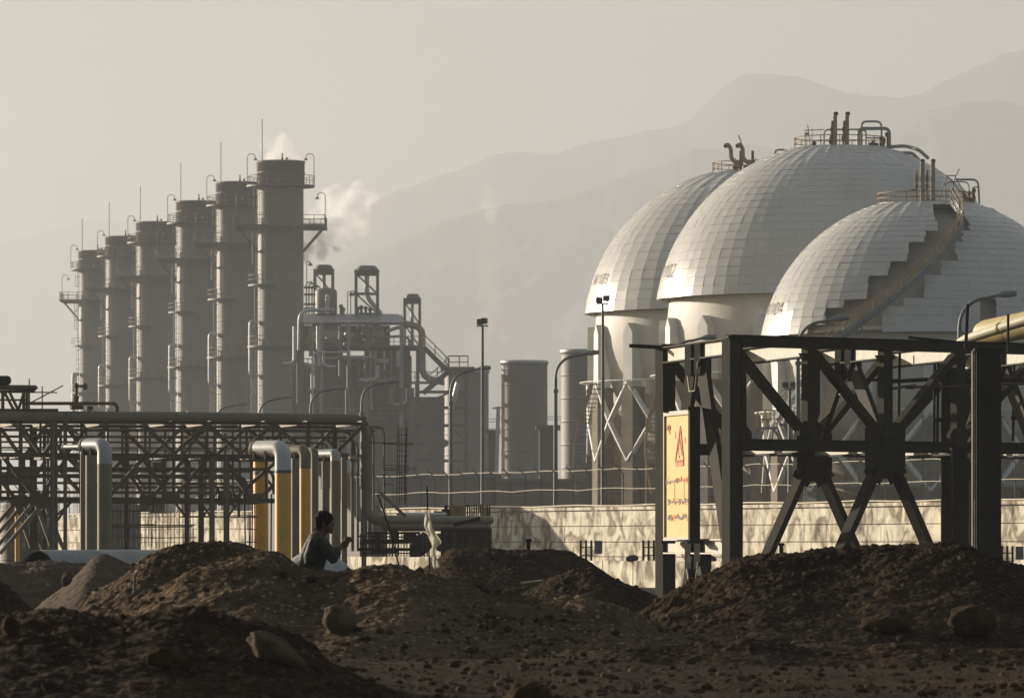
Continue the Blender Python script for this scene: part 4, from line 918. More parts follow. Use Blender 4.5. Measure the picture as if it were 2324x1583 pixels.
# ------------------------------------------------------------------ front steel frame
def rp(u, v, Y): return P(u, v, Y)
def steel_frame():
    P0 = Vector((4.454, 115, 0)); D = Vector((.796, .606, 0)); rear = Vector((-1.21, 5.4, 0))
    zt = 5.62; zc = 3.52; zb = .15
    def tat(u, q0=P0):
        k = (u - U0) / FP; return (k * q0.y - q0.x) / (D.x - k * D.y)
    ts = [0, tat(1836), tat(2009), tat(2174), tat(2356)]
    root = empty('pipe_bridge', (P0.x, P0.y, 0), 'dark olive steel pipe rack frame with braces at right', 'steel frame')
    F = lambda t, z, off=0: P0 + D * t + Vector((0, 0, z)) + rear * off
    for off, mt in ((0, 'frame'), (1, 'frame')):
        for i, t in enumerate(ts):
            full = i in (0, 4); m = MB()
            if full: m.beam(F(t, zb, off), F(t, zt + .03, off), .26, .34, up=D, kind='i'); m.box(F(t, 2.87, off), (.26, .22, 5.4), Matrix.Rotation(math.atan2(D.y, D.x), 3, 'Z'))
            else: m.beam(F(t, zc, off), F(t, zt - .1, off), .20, .24, up=D)
            m.build('column' if full else 'post', mt, root)
        m = MB(); m.beam(F(ts[0] - .1, zt, off), F(ts[-1] + 2, zt, off), .24, .24, kind='i'); m.beam(F(ts[0], zt, off) , F(ts[-1] + 2, zt, off), .10, .2); m.build('top_chord', mt, root)
        m = MB(); m.beam(F(ts[0] + .1, zc, off), F(ts[-1] + 2, zc, off), .22, .24, kind='i'); m.beam(F(ts[0] + .1, zc, off), F(ts[-1] + 2, zc, off), .09, .2); m.build('middle_chord', mt, root)
        for a, b in ((0, 1), (1, 2), (3, 2), (4, 3)):
            m = MB(); m.beam(F(ts[a] + (.12 if a < b else -.12), zt - .2, off), F(ts[b] + (-.12 if a < b else .12), zc + .22, off), .14, .20, up=D.cross(Vector((0, 0, 1)))); m.build('diagonal', mt, root)
        # gussets
        for i, hw, z0, z1 in ((1, .30, zc - .05, zc + .50), (2, .50, zc - .66, zc + .50), (3, .26, zc - .05, zc + .4)):
            m = MB(); cx = F(ts[i], 0, off)
            poly = [cx + D * -hw + Vector((0, 0, z1 - .12)), cx + D * -hw * .6 + Vector((0, 0, z1)), cx + D * hw * .6 + Vector((0, 0, z1)), cx + D * hw + Vector((0, 0, z1 - .12)), cx + D * hw + Vector((0, 0, z0 + .25)), cx + D * hw * .25 + Vector((0, 0, z0)), cx - D * hw * .25 + Vector((0, 0, z0)), cx - D * hw + Vector((0, 0, z0 + .25))]
            n = Vector((D.y, -D.x, 0)); m.prism(poly[::-1], n * -.06, n * .06)
            for bx in range(-3, 4):
                for bz in (0, 1, 2):
                    q_ = cx + D * (hw * bx / 3.6) + Vector((0, 0, z0 + .30 + (z1 - z0 - .45) * bz / 2)); m.tube([q_ + n * .05, q_ + n * .085], .017, 6)
            m.build('gusset_plate', mt, root)
        # corner knee plates under the top chord
        for i in (1, 2, 3):
            m = MB(); cx = F(ts[i], zt - .22, off); n = Vector((D.y, -D.x, 0)); m.prism([cx - D * .25, cx + D * .25, cx + D * .12 - Vector((0, 0, .16)), cx - D * .12 - Vector((0, 0, .16))], n * -.05, n * .05); m.build('gusset_plate', mt, root)
        for sgn in (-1, 1):
            m = MB(); a = F(ts[2] + sgn * .25, zc - .45, off); b = F(ts[2] + sgn * (1.95), .1, off); m.beam(a, b, .14, .27, up=D.cross(Vector((0, 0, 1)))); m.build('leg_brace', mt, root)
            m = MB(); m.beam(F(ts[2] + sgn * .53, zc - .44, off), F(ts[2] + sgn * .10, zc - .70, off), .2, .035, up=D.cross(Vector((0, 0, 1)))); m.build('gusset_flange', mt, root)
    # transverse frames
    X = lambda t, s_, z: F(t, z, s_)
    for i, t in enumerate(ts):
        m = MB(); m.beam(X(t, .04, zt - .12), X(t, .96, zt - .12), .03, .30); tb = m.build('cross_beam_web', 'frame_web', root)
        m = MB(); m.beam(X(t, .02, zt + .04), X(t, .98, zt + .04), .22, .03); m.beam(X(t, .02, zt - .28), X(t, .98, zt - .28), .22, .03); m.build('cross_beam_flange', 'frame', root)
        if i in (0, 2, 4):
            for s0, s1 in ((.44, .07), (.56, .93)):
                m = MB(); m.beam(X(t, s0, zt - .3), X(t, s1, 1.6 if i == 0 else zc + .2), .30, .12, up=D); m.build('cross_brace', 'frame', root)
            for s0 in (.43, .57):
                m = MB(); m.beam(X(t, s0, zt + .02), X(t, s0, zt - .62), .2, .3, up=D); m.build('hanger_plate', 'dark_steel', root)
            m = MB(); m.tube([X(t - .14, .42, zt - .35), X(t - .14, .47, zt - .95), X(t - .14, .55, zt - .95), X(t - .14, .6, zt - .35)], .018, 6); m.build('clamp', 'lag', root)
        if i: 
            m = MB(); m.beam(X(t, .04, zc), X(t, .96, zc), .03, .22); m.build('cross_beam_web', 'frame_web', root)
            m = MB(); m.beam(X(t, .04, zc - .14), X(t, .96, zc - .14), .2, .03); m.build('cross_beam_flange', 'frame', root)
    m = MB(); m.beam(X(0, .04, 1.46), X(0, .96, 1.46), .03, .24); m.build('cross_beam_web', 'frame_web', root)
    m = MB(); m.beam(X(0, .03, 1.60), X(0, .97, 1.60), .2, .03); m.beam(X(0, .03, 1.32), X(0, .97, 1.32), .2, .03); m.build('cross_beam_flange', 'frame_web', root)
    for s_ in (.43, .57):
        m = MB(); m.beam(X(0, s_, 1.62), X(0, s_, 1.0), .2, .3, up=D); m.build('hanger_plate', 'dark_steel', root)
    for s0, s1 in ((.46, .30), (.54, .72)):
        m = MB(); m.beam(X(0, s0, 1.3), X(0, s1, .1), .14, .26, up=D); m.build('cross_brace', 'frame', root)
    m = MB(); m.tube([X(-.14, .42, 1.15), X(-.14, .47, .62), X(-.14, .55, .62), X(-.14, .6, 1.15)], .018, 6); m.build('clamp', 'lag', root)
    m = MB(); m.box(F(-.2, .12, 1) + Vector((-.25, 0, 0)), (1.0, .9, .3)); m.build('base_plate', 'dark_steel', root)
    m = MB(); m.beam(rp(1428, 784, 120.4), rp(1520, 789, 120.4), .05, .08); m.build('stub_beam', 'dark_steel', root)
    # warning board hanging in the end bay
    cx = lambda s_, z: X(-.32, s_, z)
    b = empty('warning_board', cx(.6, 1.6), 'orange yellow warning board with red triangle hanging in the frame end', 'sign')
    s0, s1 = .385, .81; z0 = H + 17 / FP * 117; z1 = H + 297 / FP * 117.5
    m = MB(); q = [cx(s0, z0), cx(s1, z0), cx(s1, z1), cx(s0, z1)]; nn = Vector((rear.y, -rear.x, 0)).normalized() * -1; m.prism(q, (0, 0, 0), nn * -.05); m.build('board', 'board', b)
    E = lambda t, z: cx(s1 + (s0 - s1) * t, z0 + (z1 - z0) * z) + nn * .012
    m = MB(); m.beam(E(0, 1.01), E(1, 1.01), .08, .09); m.beam(E(0, -.01), E(1, -.01), .08, .05); m.beam(E(0, 0), E(0, 1), .06, .07, up=nn); m.build('trim', 'board_edge', b)
    m = MB(); m.beam(E(1.035, -.03), E(1.035, 1.03), .14, .22, up=nn); m.box(E(1.02, 1.035), (.25, .5, .07)); m.box(E(1.02, -.04), (.3, .55, .06)); m.build('hanger_rail', 'dark_steel', b)
    m = MB(); m.box(E(.1, -.04), (.3, .5, .06)); m.build('bottom_hook', 'dark_steel', b); m = MB(); m.box(E(.1, 1.035), (.22, .3, .06)); m.build('top_hook', 'dark_steel', b)
    def stroke(m, pts, w_):
        for p, q_ in zip(pts[:-1], pts[1:]): m.beam(E(*p), E(*q_), w_, .008, up=nn)
    m = MB()
    tri = [(.36, .62), (.54, .90), (.66, .62), (.36, .62)]
    stroke(m, tri, .05); stroke(m, [(.36, .60), (.66, .60)], .11); stroke(m, [(.47, .67), (.5, .84), (.6, .66)], .022); stroke(m, [(.50, .645), (.50, .665)], .04)
    m.build('warning_triangle', 'ink_red', b)
    m = MB()
    for x in (.13, .9):
        for k in range(9):
            a = k * PI * 2 / 9; stroke(m, [(x, .895), (x + .055 * math.cos(a), .895 + .022 * math.sin(a))], .07)
        stroke(m, [(x + .01, .875), (x + .015, .85), (x + .05, .852)], .025)
    m.build('emblem', 'ink_red', b)
    # three lines of cursive script
    rr = random.Random(12)
    def script(x0, x1, y, mat_, nm='script_line'):
        m = MB(); x = x1
        while x > x0 + .02:
            L = rr.uniform(.04, .12); n = rr.randint(2, 4); pts = [(x, y)]
            for k in range(n):
                xx = x - L * (k + 1) / n; pts.append((xx + .004, y + rr.choice([0, .012, .022, -.012, .005]))); pts.append((xx, y))
            pts = [(max(x0, a), c) for a, c in pts]; stroke(m, pts, .035)
            if rr.random() < .5: stroke(m, [(x - .01, y + .005), (x - .01, y + rr.uniform(.02, .034))], .028)
            for k in range(rr.randint(0, 2)):
                q0 = x - rr.uniform(0, L); d = rr.choice([-.018, .026]); stroke(m, [(q0, y + d), (q0 - .012, y + d)], .03)
            x -= L + .02
        m.build(nm, mat_, b)
    script(.02, .5, .455, 'ink_blue'); script(.52, .96, .46, 'ink_red'); script(.12, .96, .285, 'ink_blue'); script(.02, .25, .155, 'ink_blue'); script(.26, .36, .155, 'ink_red'); script(.37, .96, .158, 'ink_blue')
    m = MB()
    for x in (.34, .68): stroke(m, [(x, .30), (x, .47)], .008)
    stroke(m, [(.37, .80), (.37, .86)], .014); stroke(m, [(.71, .76), (.71, .81)], .014); m.build('scratch', 'ink_blue', b)
    return F, ts, rear
FR, FTS, FREAR = steel_frame()
# nearer black columns and pipes at the right
def heavy(label, u0, u1, vt, vb, Y, name='steel_column', strip=False):
    c = P((u0 + u1) / 2, vb, Y); wd = (u1 - u0) / FP * Y; root = empty(name, Vector((c.x, c.y, -.1)), label, 'steel column', 'black steel columns at the right')
    zt = P(0, vt, Y).z; m = MB(); t = .04
    m.box((c.x, Y, zt / 2), (t, wd * .9, zt)); m.box((c.x, Y - wd * .45, zt / 2), (wd, t, zt)); m.box((c.x, Y + wd * .45, zt / 2), (wd, t, zt)); m.box((c.x - wd * .2, Y, zt / 2), (wd * .5, wd * .86, zt - .1)); m.build('shaft', 'dark_steel', root)
    m = MB(); m.box((c.x, Y, zt + .02), (wd * 1.15, wd * 1.1, .05)); m.build('cap_plate', 'dark_steel', root)
    if strip: m = MB(); m.tube([(c.x - wd * .6, Y, 0), (c.x - wd * .6, Y, zt)], 3 / FP * Y, 8); m.build('edge_pipe', 'lag', root)
heavy('broadest black steel column at the right with pale pipe edge', 2214, 2270, 796, 1290, 106, strip=True)
heavy('black steel column under the frame post right of the gusset', 2160, 2194, 1020, 1290, 112.6)
heavy('thin black steel column left of the broad one, behind the frame', 2136, 2158, 800, 1290, 124)
def bar(name, label, cat, pts, rpx, Y, m='dark_steel', group=None):
    p = [P(u, v, Y + (d[0] if d else 0)) for (u, v, *d) in pts]; k = MB(); k.tube(p, rpx / FP * Y, 8); tag(k.build(name, m, loc=p[0]), label, cat, group)
bar('steel_bar', 'dark loose bar lying on the frame top pointing left', 'bar', [(2062, 765), (2200, 779)], 3.2, 113)
bar('steel_bar', 'upright dark bar standing on the frame at the right', 'bar', [(2192, 790), (2196, 690)], 4, 113)
bar('steel_bar', 'short dark bolt post behind the yellow vessel', 'bar', [(2288, 800), (2288, 712)], 3, 116)
bar('scaffold_pipe', 'long horizontal dark scaffold pipe through the right bay', 'pipe', [(1880, 862), (2010, 862), (2330, 866)], 3, 121)
bar('scaffold_pipe', 'second horizontal dark scaffold pipe slightly lower at right', 'pipe', [(2012, 866), (2100, 861), (2330, 862)], 4.5, 119)
bar('scaffold_pipe', 'rusty pale ended scaffold pipe in the right bay', 'pipe', [(1996, 886), (2060, 876), (2110, 879), (2330, 870)], 3.2, 118, 'rust')
for i, (u, v0, v1, lb) in enumerate(((2042, 800, 985, 'thin upright scaffold pole right of the frame node'), (2122, 800, 1030, 'upright scaffold pole left of the right columns'), (2302, 800, 1000, 'upright scaffold pole at the right picture edge'), (2206, 800, 1240, 'upright scaffold pole between the black columns'), (2130, 810, 1010, 'thin upright pole touching the scaffold clamp at right'))):
    bar('scaffold_pole', lb, 'pole', [(u, v0), (u - 3, v1)], 3.2, 122, group='upright scaffold poles at the right')
for i, (u, v, lb) in enumerate(((2128, 953, 'small scaffold clamp on the right scaffold pole'), (2066, 878, 'small scaffold clamp in the middle of the right bay'), (2304, 948, 'small scaffold clamp at the right edge'), (2164, 988, 'lower scaffold clamp between the right columns'))):
    c = P(u, v, 121.6); k = MB(); k.box(c, (.2, .12, .08)); k.tube([c + Vector((-.1, -.05, 0)), c + Vector((.12, -.05, .02))], .04, 8); tag(k.build('scaffold_clamp', 'dark_steel', loc=c), lb, 'clamp', 'scaffold clamps')
# insulated vessel and pipe on the frame
def vessel():
    Y = 128; root = empty('insulated_vessel', P(2330, 760, Y), 'cream and yellow insulated horizontal vessel at the right edge', 'vessel')
    a = P(2232, 757, Y); ax = Vector((.55, -.83, .10)).normalized(); r_ = 30 / FP * Y
    m = MB(); m.tube([a - ax * r_ * .55, a - ax * r_ * .45, a - ax * r_ * .2, a + ax * .1, a + ax * 4.5], r_, 32, rs=[.02, r_ * .55, r_ * .86, r_, r_]); m.build('body', 'lagy', root)
    m = MB(); m.tube([a + ax * .9, a + ax * .98], r_ * 1.015, 32); m.tube([a + ax * 1.9, a + ax * 1.98], r_ * 1.015, 32); m.build('band', 'lag', root)
    root = empty('insulated_pipe', P(2178, 778, Y - 4), 'thin cream insulated pipe below the yellow vessel', 'pipe')
    m = MB(); p = P(2170, 778, Y - 4); m.tube([p, p + ax * .3 + Vector((0, 0, .03)), p + ax * 5 + Vector((0, 0, .35))], 11 / FP * Y, 20, rs=[.05, 10.5 / FP * Y, 13 / FP * Y]); m.build('body', 'lag', root)
    m = MB(); m.tube([p + ax * 1.5 + Vector((0, 0, .12)), p + ax * 1.56 + Vector((0, 0, .125))], 12.5 / FP * Y, 20); m.build('joint', 'lagy', root)
vessel()

# ------------------------------------------------------------------ left pipe rack
def left_rack():
    YR = lambda u: 161 + u / 860 * 4
    g = lambda u, v, d=0: (lambda q: Vector((q.x - .2 * d, q.y + d, q.z)))(P(u, v, YR(u)))
    root = empty('pipe_rack', (float(g(420, 1235).x), 163, 0), 'long grey steel pipe rack with crossing braces at left', 'pipe rack')
    px = 163 / FP
    def seg(nm, a, b, w_, h_, d=0, mt='steel_mid', kind='i'):
        m = MB(); m.beam(g(*a, d), g(*b, d), w_ * px, h_ * px, kind=kind); m.build(nm, mt, root)
    for d in (0, 5):
        seg('chord', (-40, 957), (835, 961), 8, 7, d); seg('chord', (-40, 1031), (600, 1036), 9, 10, d); seg('chord', (600, 1036), (790, 1038), 9, 10, d); seg('chord', (-40, 1131), (640, 1136), 9, 11, d)
        for u, t, b_, w_ in ((-20, 957, 1300, 16), (122, 957, 1300, 16), (148, 935, 1300, 8), (481, 1036, 1300, 12), (514, 1036, 1300, 13), (826, 945, 1300, 11), (340, 957, 1300, 9) if d else (122, 1131, 1300, 18)):
            m = MB(); m.beam(g(u, t, d), g(u, b_, d), w_ * px, w_ * px, up=Vector((1, 0, 0)), kind='i'); m.beam(g(u, t, d), g(u, b_, d), w_ * px * .5, w_ * px * .9); m.build('column', 'pipe_mid' if d == 0 else 'steel_mid', root)
        for u in (18, 45, 100, 240, 394, 425, 570, 604, 700):
            seg('post', (u, 1036), (u, 1131), 6, 6, d)
        for u in (45, 92, 185, 245, 330, 394, 470, 545, 620, 700, 760):
            seg('post', (u, 961), (u, 1031), 5, 5, d)
        for a, b_ in ((45, 92), (148, 100), (148, 195), (245, 195), (325, 395), (470, 395), (470, 545), (620, 545), (620, 700), (826, 760)):
            seg('diagonal', (a, 962), (b_, 1029), 8, 8, d, kind='box')
        for a, b_ in ((10, 80), (150, 90), (165, 245), (325, 245), (325, 385), (470, 395), (510, 565), (690, 590)):
            seg('diagonal', (a, 1040), (b_, 1128), 8, 8, d, kind='box')
        for a, b_ in ((78, -20), (100, 0), (80, 122), (100, 148)):
            seg('leg_brace', (a, 1138), (b_, 1255), 6, 8, d, 'pipe_mid', kind='box')
        for a, b_ in ((160, 122), (130, 160), (455, 481), (540, 514)):
            seg('knee_brace', (a, 1140 if a != 130 else 1180), (b_, 1175 if a != 130 else 1138), 5, 5, d, kind='box')
        for u in (89, 390, 572):
            m = MB(); c = g(u, 1131, d); m.box(c, (38 * px, .3, 24 * px)); m.build('gusset_plate', 'steel_mid', root)
    for u in (-20, 45, 122, 245, 394, 481, 604, 700, 826):
        for v in (958, 1034, 1132 if u < 650 else 1034):
            m = MB(); m.beam(g(u, v, 0), g(u, v, 5), .10, .10); m.build('cross_beam', 'pipe_mid', root)
    # long pipes lying in the rack
    pipe = empty('process_pipe', (float(g(400, 940).x), 163, float(g(400, 940).z)), 'large grey pipe on top of the left rack turning down at its right end', 'pipe')
    m = MB(); m.tube(fillet([g(-60, 941, 2), g(400, 942, 2), g(858, 948, 2), g(858, 1178, 2), g(930, 1180, 2)], 1.0 * .5), 12.5 * px, 20); m.build('run', 'pipe_mid', pipe)
    for u in (90, 171, 244, 447, 610):
        m = MB(); m.tube([g(u, 942, 2), g(u + 3, 942, 2)], 13.6 * px, 20); m.build('flange', 'pipe_mid', pipe)
    rr = random.Random(4)
    names = ['low', 'middle', 'upper']
    for i, (v, r_, d, u1, lb) in enumerate(((972, 3.5, 1.5, 820, 'thin pipe just below the big top pipe of the left rack'), (985, 3, 3, 845, 'thin dark pipe in the upper bay of the left rack'), (996, 2.4, 4, 800, 'slim rust brown pipe halfway up the upper rack bay'), (1012, 2, 2, 780, 'slim pipe just above the middle chord of the left rack'),
                                (1060, 4, 1.5, 640, 'pipe just below the middle chord of the left rack'), (1075, 5, 3.4, 600, 'thicker pipe in the lower bay of the left rack'), (1092, 3, 2.5, 560, 'slim pipe in the middle of the lower rack bay'), (1112, 3.4, 4, 590, 'pipe resting near the lower chord of the left rack'))):
        o = MB(); o.tube(fillet([g(-60, v, d), g(u1, v + 3, d), g(u1, v + 60, d)], .4), r_ * px, 8); tag(o.build('process_pipe', 'steel_mid', loc=g(-60, v, d)), lb, 'pipe', 'pipes lying in the left rack')
    # valve and pipe line above the rack
    r2 = empty('valve_line', g(195, 925, 2), 'pipe line with a hand valve above the left rack', 'valve line')
    m = MB(); m.tube(fillet([g(70, 911, 2), g(286, 911, 2), g(286, 935, 2)], .25), 4 * px, 10); m.build('pipe', 'steel_mid', r2)
    m = MB(); m.tube([g(180, 917, 2), g(207, 917, 2)], 8 * px, 12); m.tube([g(193, 915, 2), g(193, 893, 2)], 7 * px, 12, rs=[4 * px, 7 * px]); m.tube([g(193, 895, 2), g(193, 868, 2)], 3 * px, 8); m.tube([g(188, 872, 2), g(218, 871, 2)], 2.6 * px, 8); m.ell(g(213, 872, 2), (6 * px, 4 * px, 8 * px)); m.ell(g(193, 868, 2), (5 * px, 5 * px, 4 * px)); m.tube([g(193, 868, 2), g(192, 848, 2)], 1.2 * px, 6); m.build('valve', 'steel_mid', r2)
    m = MB(); m.tube([g(216, 922, 2), g(230, 922, 2)], 5 * px, 10); m.tube([g(223, 922, 2), g(223, 932, 2)], 3 * px, 8); m.build('flange', 'steel_mid', r2)
    r3 = empty('pipe_support', g(30, 925, 2), 'raised pipe platform at the upper left picture edge', 'pipe support')
    m = MB(); m.tube([g(-40, 874, 2), g(98, 875, 2), g(101, 875, 2), g(104, 875, 2)], 6 * px, 12, rs=[6 * px, 6 * px, 5 * px, 2 * px]); m.build('pipe', 'steel_mid', r3)
    m = MB(); m.beam(g(-40, 884, 2), g(98, 884, 2), 12 * px, 6 * px, kind='i'); m.beam(g(-40, 903, 2), g(80, 903, 2), 9 * px, 4 * px); m.beam(g(-40, 926, 2), g(150, 926, 2), 12 * px, 6 * px); m.build('beam', 'steel_mid', r3)
    for u in (4, 14, 24, 72, 80):
        m = MB(); m.beam(g(u, 886, 2), g(u, 930, 2), 7 * px, 7 * px); m.build('post', 'steel_mid', r3)
    for a, b_ in ((-10, 14), (28, 48), (40, 58), (72, 60)):
        m = MB(); m.beam(g(a, 886, 2), g(b_, 924, 2), 5 * px, 6 * px); m.build('diagonal', 'steel_mid', r3)
    m = MB(); a = g(-30, 858, 2); b_ = g(36, 858, 2); r_ = 10.5 * px; m.tube([a, b_, b_ + Vector((.06, 0, 0)), b_ + Vector((.09, 0, 0))], r_, 20, rs=[r_, r_, r_ * .8, r_ * .3])
    for u in (5, 10): m.tube([g(u, 858, 2), g(u + 1.5, 858, 2)], r_ * 1.12, 20)
    tag(m.build('motor', 'dark_steel', loc=g(0, 858, 2)), 'dark ribbed cylinder on the raised pipe platform at left', 'cylinder')
    for nm, pts, lb in (('scaffold_pole', [(94, 851), (95, 930)], 'upright scaffold pole beside the left pipe platform'), ('scaffold_pole', [(124, 869), (124, 930)], 'upright scaffold pole left of the hand valve'),
                        ('scaffold_pole', [(90, 883), (158, 884)], 'level scaffold pole above the left rack'), ('scaffold_pole', [(98, 907), (172, 868)], 'sloping scaffold pole above the left rack'),
                        ('scaffold_pole', [(524, 1112), (612, 1112)], 'short level pole in front of the lit wall'), ('scaffold_pole', [(440, 1171), (620, 1172)], 'long level pole across the lit wall left of the yellow pipes'),
                        ('scaffold_pole', [(250, 1190), (474, 1191)], 'level pole low in front of the lit wall'), ('scaffold_pole', [(250, 1195), (470, 1194)], 'level pole lowest in front of the lit wall'),
                        ('scaffold_pole', [(464, 1095), (463, 1235)], 'upright pole left of the two slim columns')):
        k = MB(); k.tube([g(a, b_, 3) for a, b_ in pts], 1.6 * px, 6); tag(k.build(nm, 'steel_mid', loc=g(*pts[0], 3)), lb, 'pole', 'scaffold poles around the left rack')
    # rebar-like bars standing behind the rack
    k = 0
    for u0, u1, n, vt, vb, Y, lb in ((255, 345, 11, 1140, 1240, 175, 'thin rods of the scaffold left of the lit wall'), (345, 440, 12, 1142, 1245, 178, 'thin rusty rods standing in front of the lit wall'), (15, 110, 14, 1150, 1245, 180, 'thin rods low behind the left leg braces'), (565, 578, 4, 1150, 1245, 170, 'thin rods beside the left yellow pipe')):
        root2 = empty('rebar_grid', P(u0, vb, Y), lb, 'rebar')
        for i in range(n):
            u = u0 + (u1 - u0) * i / (n - 1) + rr.uniform(-2, 2); m = MB(); m.tube([P(u, vb, Y), P(u + rr.uniform(-1.5, 1.5), vt + rr.uniform(-14, 14), Y)], rr.uniform(.8, 1.5) * px, 5); m.build('rod', 'rust', root2)
        for v in (vt + 20, vt + 50, vt + 78):
            m = MB(); m.tube([P(u0 - 5, v, Y), P(u1 + 5, v + rr.uniform(-2, 2), Y)], 1.2 * px, 5); m.build('tie_rod', 'rust', root2)
    # rear process steel of the rack: a deeper layer of posts, ladders and boxes
    root3 = empty('rear_rack', P(420, 1235, 186), 'dense dark steel and cable trays behind the left rack', 'pipe rack')
    G = lambda u, v, d=0: P(u, v, 186 + d)
    for i in range(26):
        u = 8 + i * 33 + rr.uniform(-10, 10)
        if 760 < u < 800: continue
        m = MB(); m.beam(G(u, 965 + rr.uniform(0, 25)), G(u, rr.choice([1035, 1110, 1135, 1150])), rr.uniform(2.5, 6) * .0144, .1); m.build('post', 'steel_mid', root3)
    for v, a, b_ in ((975, 140, 850), (1020, 0, 520), (1068, 20, 660), (1104, 200, 600)):
        m = MB(); m.beam(G(a, v), G(b_, v + 2), .08, rr.uniform(.03, .09)); m.build('cable_tray', 'steel_mid', root3)
    for i in range(14):
        u = rr.uniform(20, 800); v = rr.choice([965, 1040]); m = MB(); m.beam(G(u, v), G(u + rr.choice([-55, 55, 70]), v + 70), .06, .09); m.build('diagonal', 'steel_mid', root3)
    for (u, v, w_, h_) in ((345, 1148, 56, 26), (362, 1055, 30, 14), (300, 1068, 26, 30), (30, 1085, 90, 30), (450, 978, 26, 16)):
        m = MB(); m.box(G(u, v), (w_ * .0144, .5, h_ * .0144)); m.box(G(u, v) + Vector((0, -.27, 0)), (w_ * .0144 * .3, .04, h_ * .0144 * .5)); m.build('junction_box', 'steel_mid', root3)
    # tank like bodies behind
    for lb, u0, u1, vt, Y in (('dim pale cylindrical body behind the left rack columns', 195, 320, 1140, 214), ('dim grey block behind the legs of the left rack', 0, 116, 1142, 216)):
        a = P(u0, vt, Y); b_ = P(u1, vt, Y); o = empty('background_tank', Vector(((a.x + b_.x) / 2, Y, 0)), lb, 'tank', 'dim tanks behind the left rack'); m = MB(); r_ = (b_.x - a.x) / 2
        m.lathe([(r_, 0), (r_, a.z - .3), (r_ * .96, a.z - .1), (r_ * .6, a.z + .1), (.02, a.z + .2)], c=((a.x + b_.x) / 2, Y, 0), n=32); m.build('body', 'casing', o)
        m = MB()
        for q in (.3, .6, .9): m.lathe([(r_, a.z * q), (r_ + .05, a.z * q + .02), (r_, a.z * q + .06)], c=((a.x + b_.x) / 2, Y, 0), n=32)
        m.build('hoop', 'steel_far', o)
left_rack()
# bent pipes standing in front of the rack
def riser(label, name, u0, u1, vt, back, Y, segs, cat='pipe', group=None, vb=1300):
    """vertical pipe with an elbow whose horizontal arm runs back and left; segs = [(v_from, v_to, material)]"""
    uc = (u0 + u1) / 2; s_ = Y / FP; r_ = (u1 - u0) / 2 * s_; base = P(uc, vb, Y); root = empty(name, base, label, cat, group)
    X = base.x; zc = P(uc, vt, Y).z - r_
    v0 = segs[0][1]
    m = MB()
    if back:
        # arm end seen at column back[0]; the direction is back-left
        du = (uc - back[0]) * s_; dirv = Vector((-.62, .78, 0)); L = (du - r_) / .62 if du > r_ else 1.0
        kn = Vector((X, Y, zc)); pts = fillet([P(uc, v0, Y), kn, kn + dirv * (L + r_ * 1.2)], r_ * 1.25, 8); m.tube(pts, r_, 24); m.build('elbow', segs[0][2], root)
        if L > .25:
            e = kn + dirv * (L + r_ * 1.2); m = MB(); m.tube([e - dirv * .02, e + dirv * .05], r_ * 1.08, 24); m.build('flange', 'pipe_mid', root)
            for q in (.35, .9):
                c = kn + dirv * (L * q + r_); m = MB(); m.box(c + Vector((0, 0, -r_ * .8)), (.08, r_ * 1.9, r_ * 1.1), Matrix.Rotation(math.atan2(dirv.y, dirv.x), 3, 'Z')); m.build('saddle', 'dark_steel', root)
    else:
        m.tube([P(uc, v0, Y), Vector((X, Y, zc + r_))], r_, 24); m.build('top', segs[0][2], root)
    for (va, vb_, mt) in segs[1:]:
        m = MB(); m.tube([P(uc, vb_, Y), P(uc, va, Y)], r_ * (1.0 if mt != 'band' else 1.025), 24); m.build('band' if mt == 'band' else 'shaft', mt, root)
    return root
riser('thick yellow pipe with white elbow, tallest of the yellow pipes', 'bent_pipe', 624, 661, 998, (574,), 135, [(999, 1066, 'whitepipe'), (1066, 1073, 'band'), (1073, 1300, 'yellow')])
riser('yellow pipe with grey elbow right of the thick yellow pipe', 'bent_pipe', 680, 705, 1009, (655,), 141, [(1009, 1058, 'pipe_mid'), (1058, 1062, 'band'), (1062, 1300, 'yellow')])
riser('yellow pipe behind the rack chord, left of the thick one', 'bent_pipe', 575, 609, 1046, None, 172, [(1046, 1070, 'yellow'), (1070, 1076, 'band'), (1076, 1300, 'yellow')])
riser('slim yellow pipe far left behind the leg braces', 'bent_pipe', 34, 45, 1138, None, 172, [(1138, 1150, 'yellow'), (1150, 1300, 'yellow')])
riser('slim grey bent pipe right of the second yellow pipe', 'bent_pipe', 706, 723, 1014, (690,), 143, [(1014, 1040, 'pipe_mid'), (1040, 1300, 'pipe_mid')])
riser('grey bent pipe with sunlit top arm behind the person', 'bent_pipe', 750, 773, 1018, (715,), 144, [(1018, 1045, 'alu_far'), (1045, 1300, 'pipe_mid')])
riser('plain grey upright post behind the outstretched hands', 'bent_pipe', 774, 788, 1036, None, 143, [(1036, 1060, 'pipe_mid'), (1060, 1300, 'pipe_mid')])
riser('slim grey pipe hidden behind the two yellow pipes', 'bent_pipe', 661, 680, 1030, None, 150, [(1030, 1060, 'pipe_mid'), (1060, 1300, 'pipe_mid')])
riser('grey pipe left of the plain grey post', 'bent_pipe', 730, 748, 1030, None, 150, [(1030, 1060, 'pipe_mid'), (1060, 1300, 'pipe_mid')])
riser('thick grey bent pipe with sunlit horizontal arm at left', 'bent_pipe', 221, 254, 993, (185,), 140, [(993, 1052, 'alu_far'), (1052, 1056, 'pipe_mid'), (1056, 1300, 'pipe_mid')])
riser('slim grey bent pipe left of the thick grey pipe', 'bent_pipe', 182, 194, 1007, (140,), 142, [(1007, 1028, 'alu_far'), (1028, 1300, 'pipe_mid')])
riser('grey pipe between the slim and the thick grey pipe', 'bent_pipe', 194, 220, 1022, None, 146, [(1022, 1060, 'pipe_mid'), (1060, 1300, 'pipe_mid')])
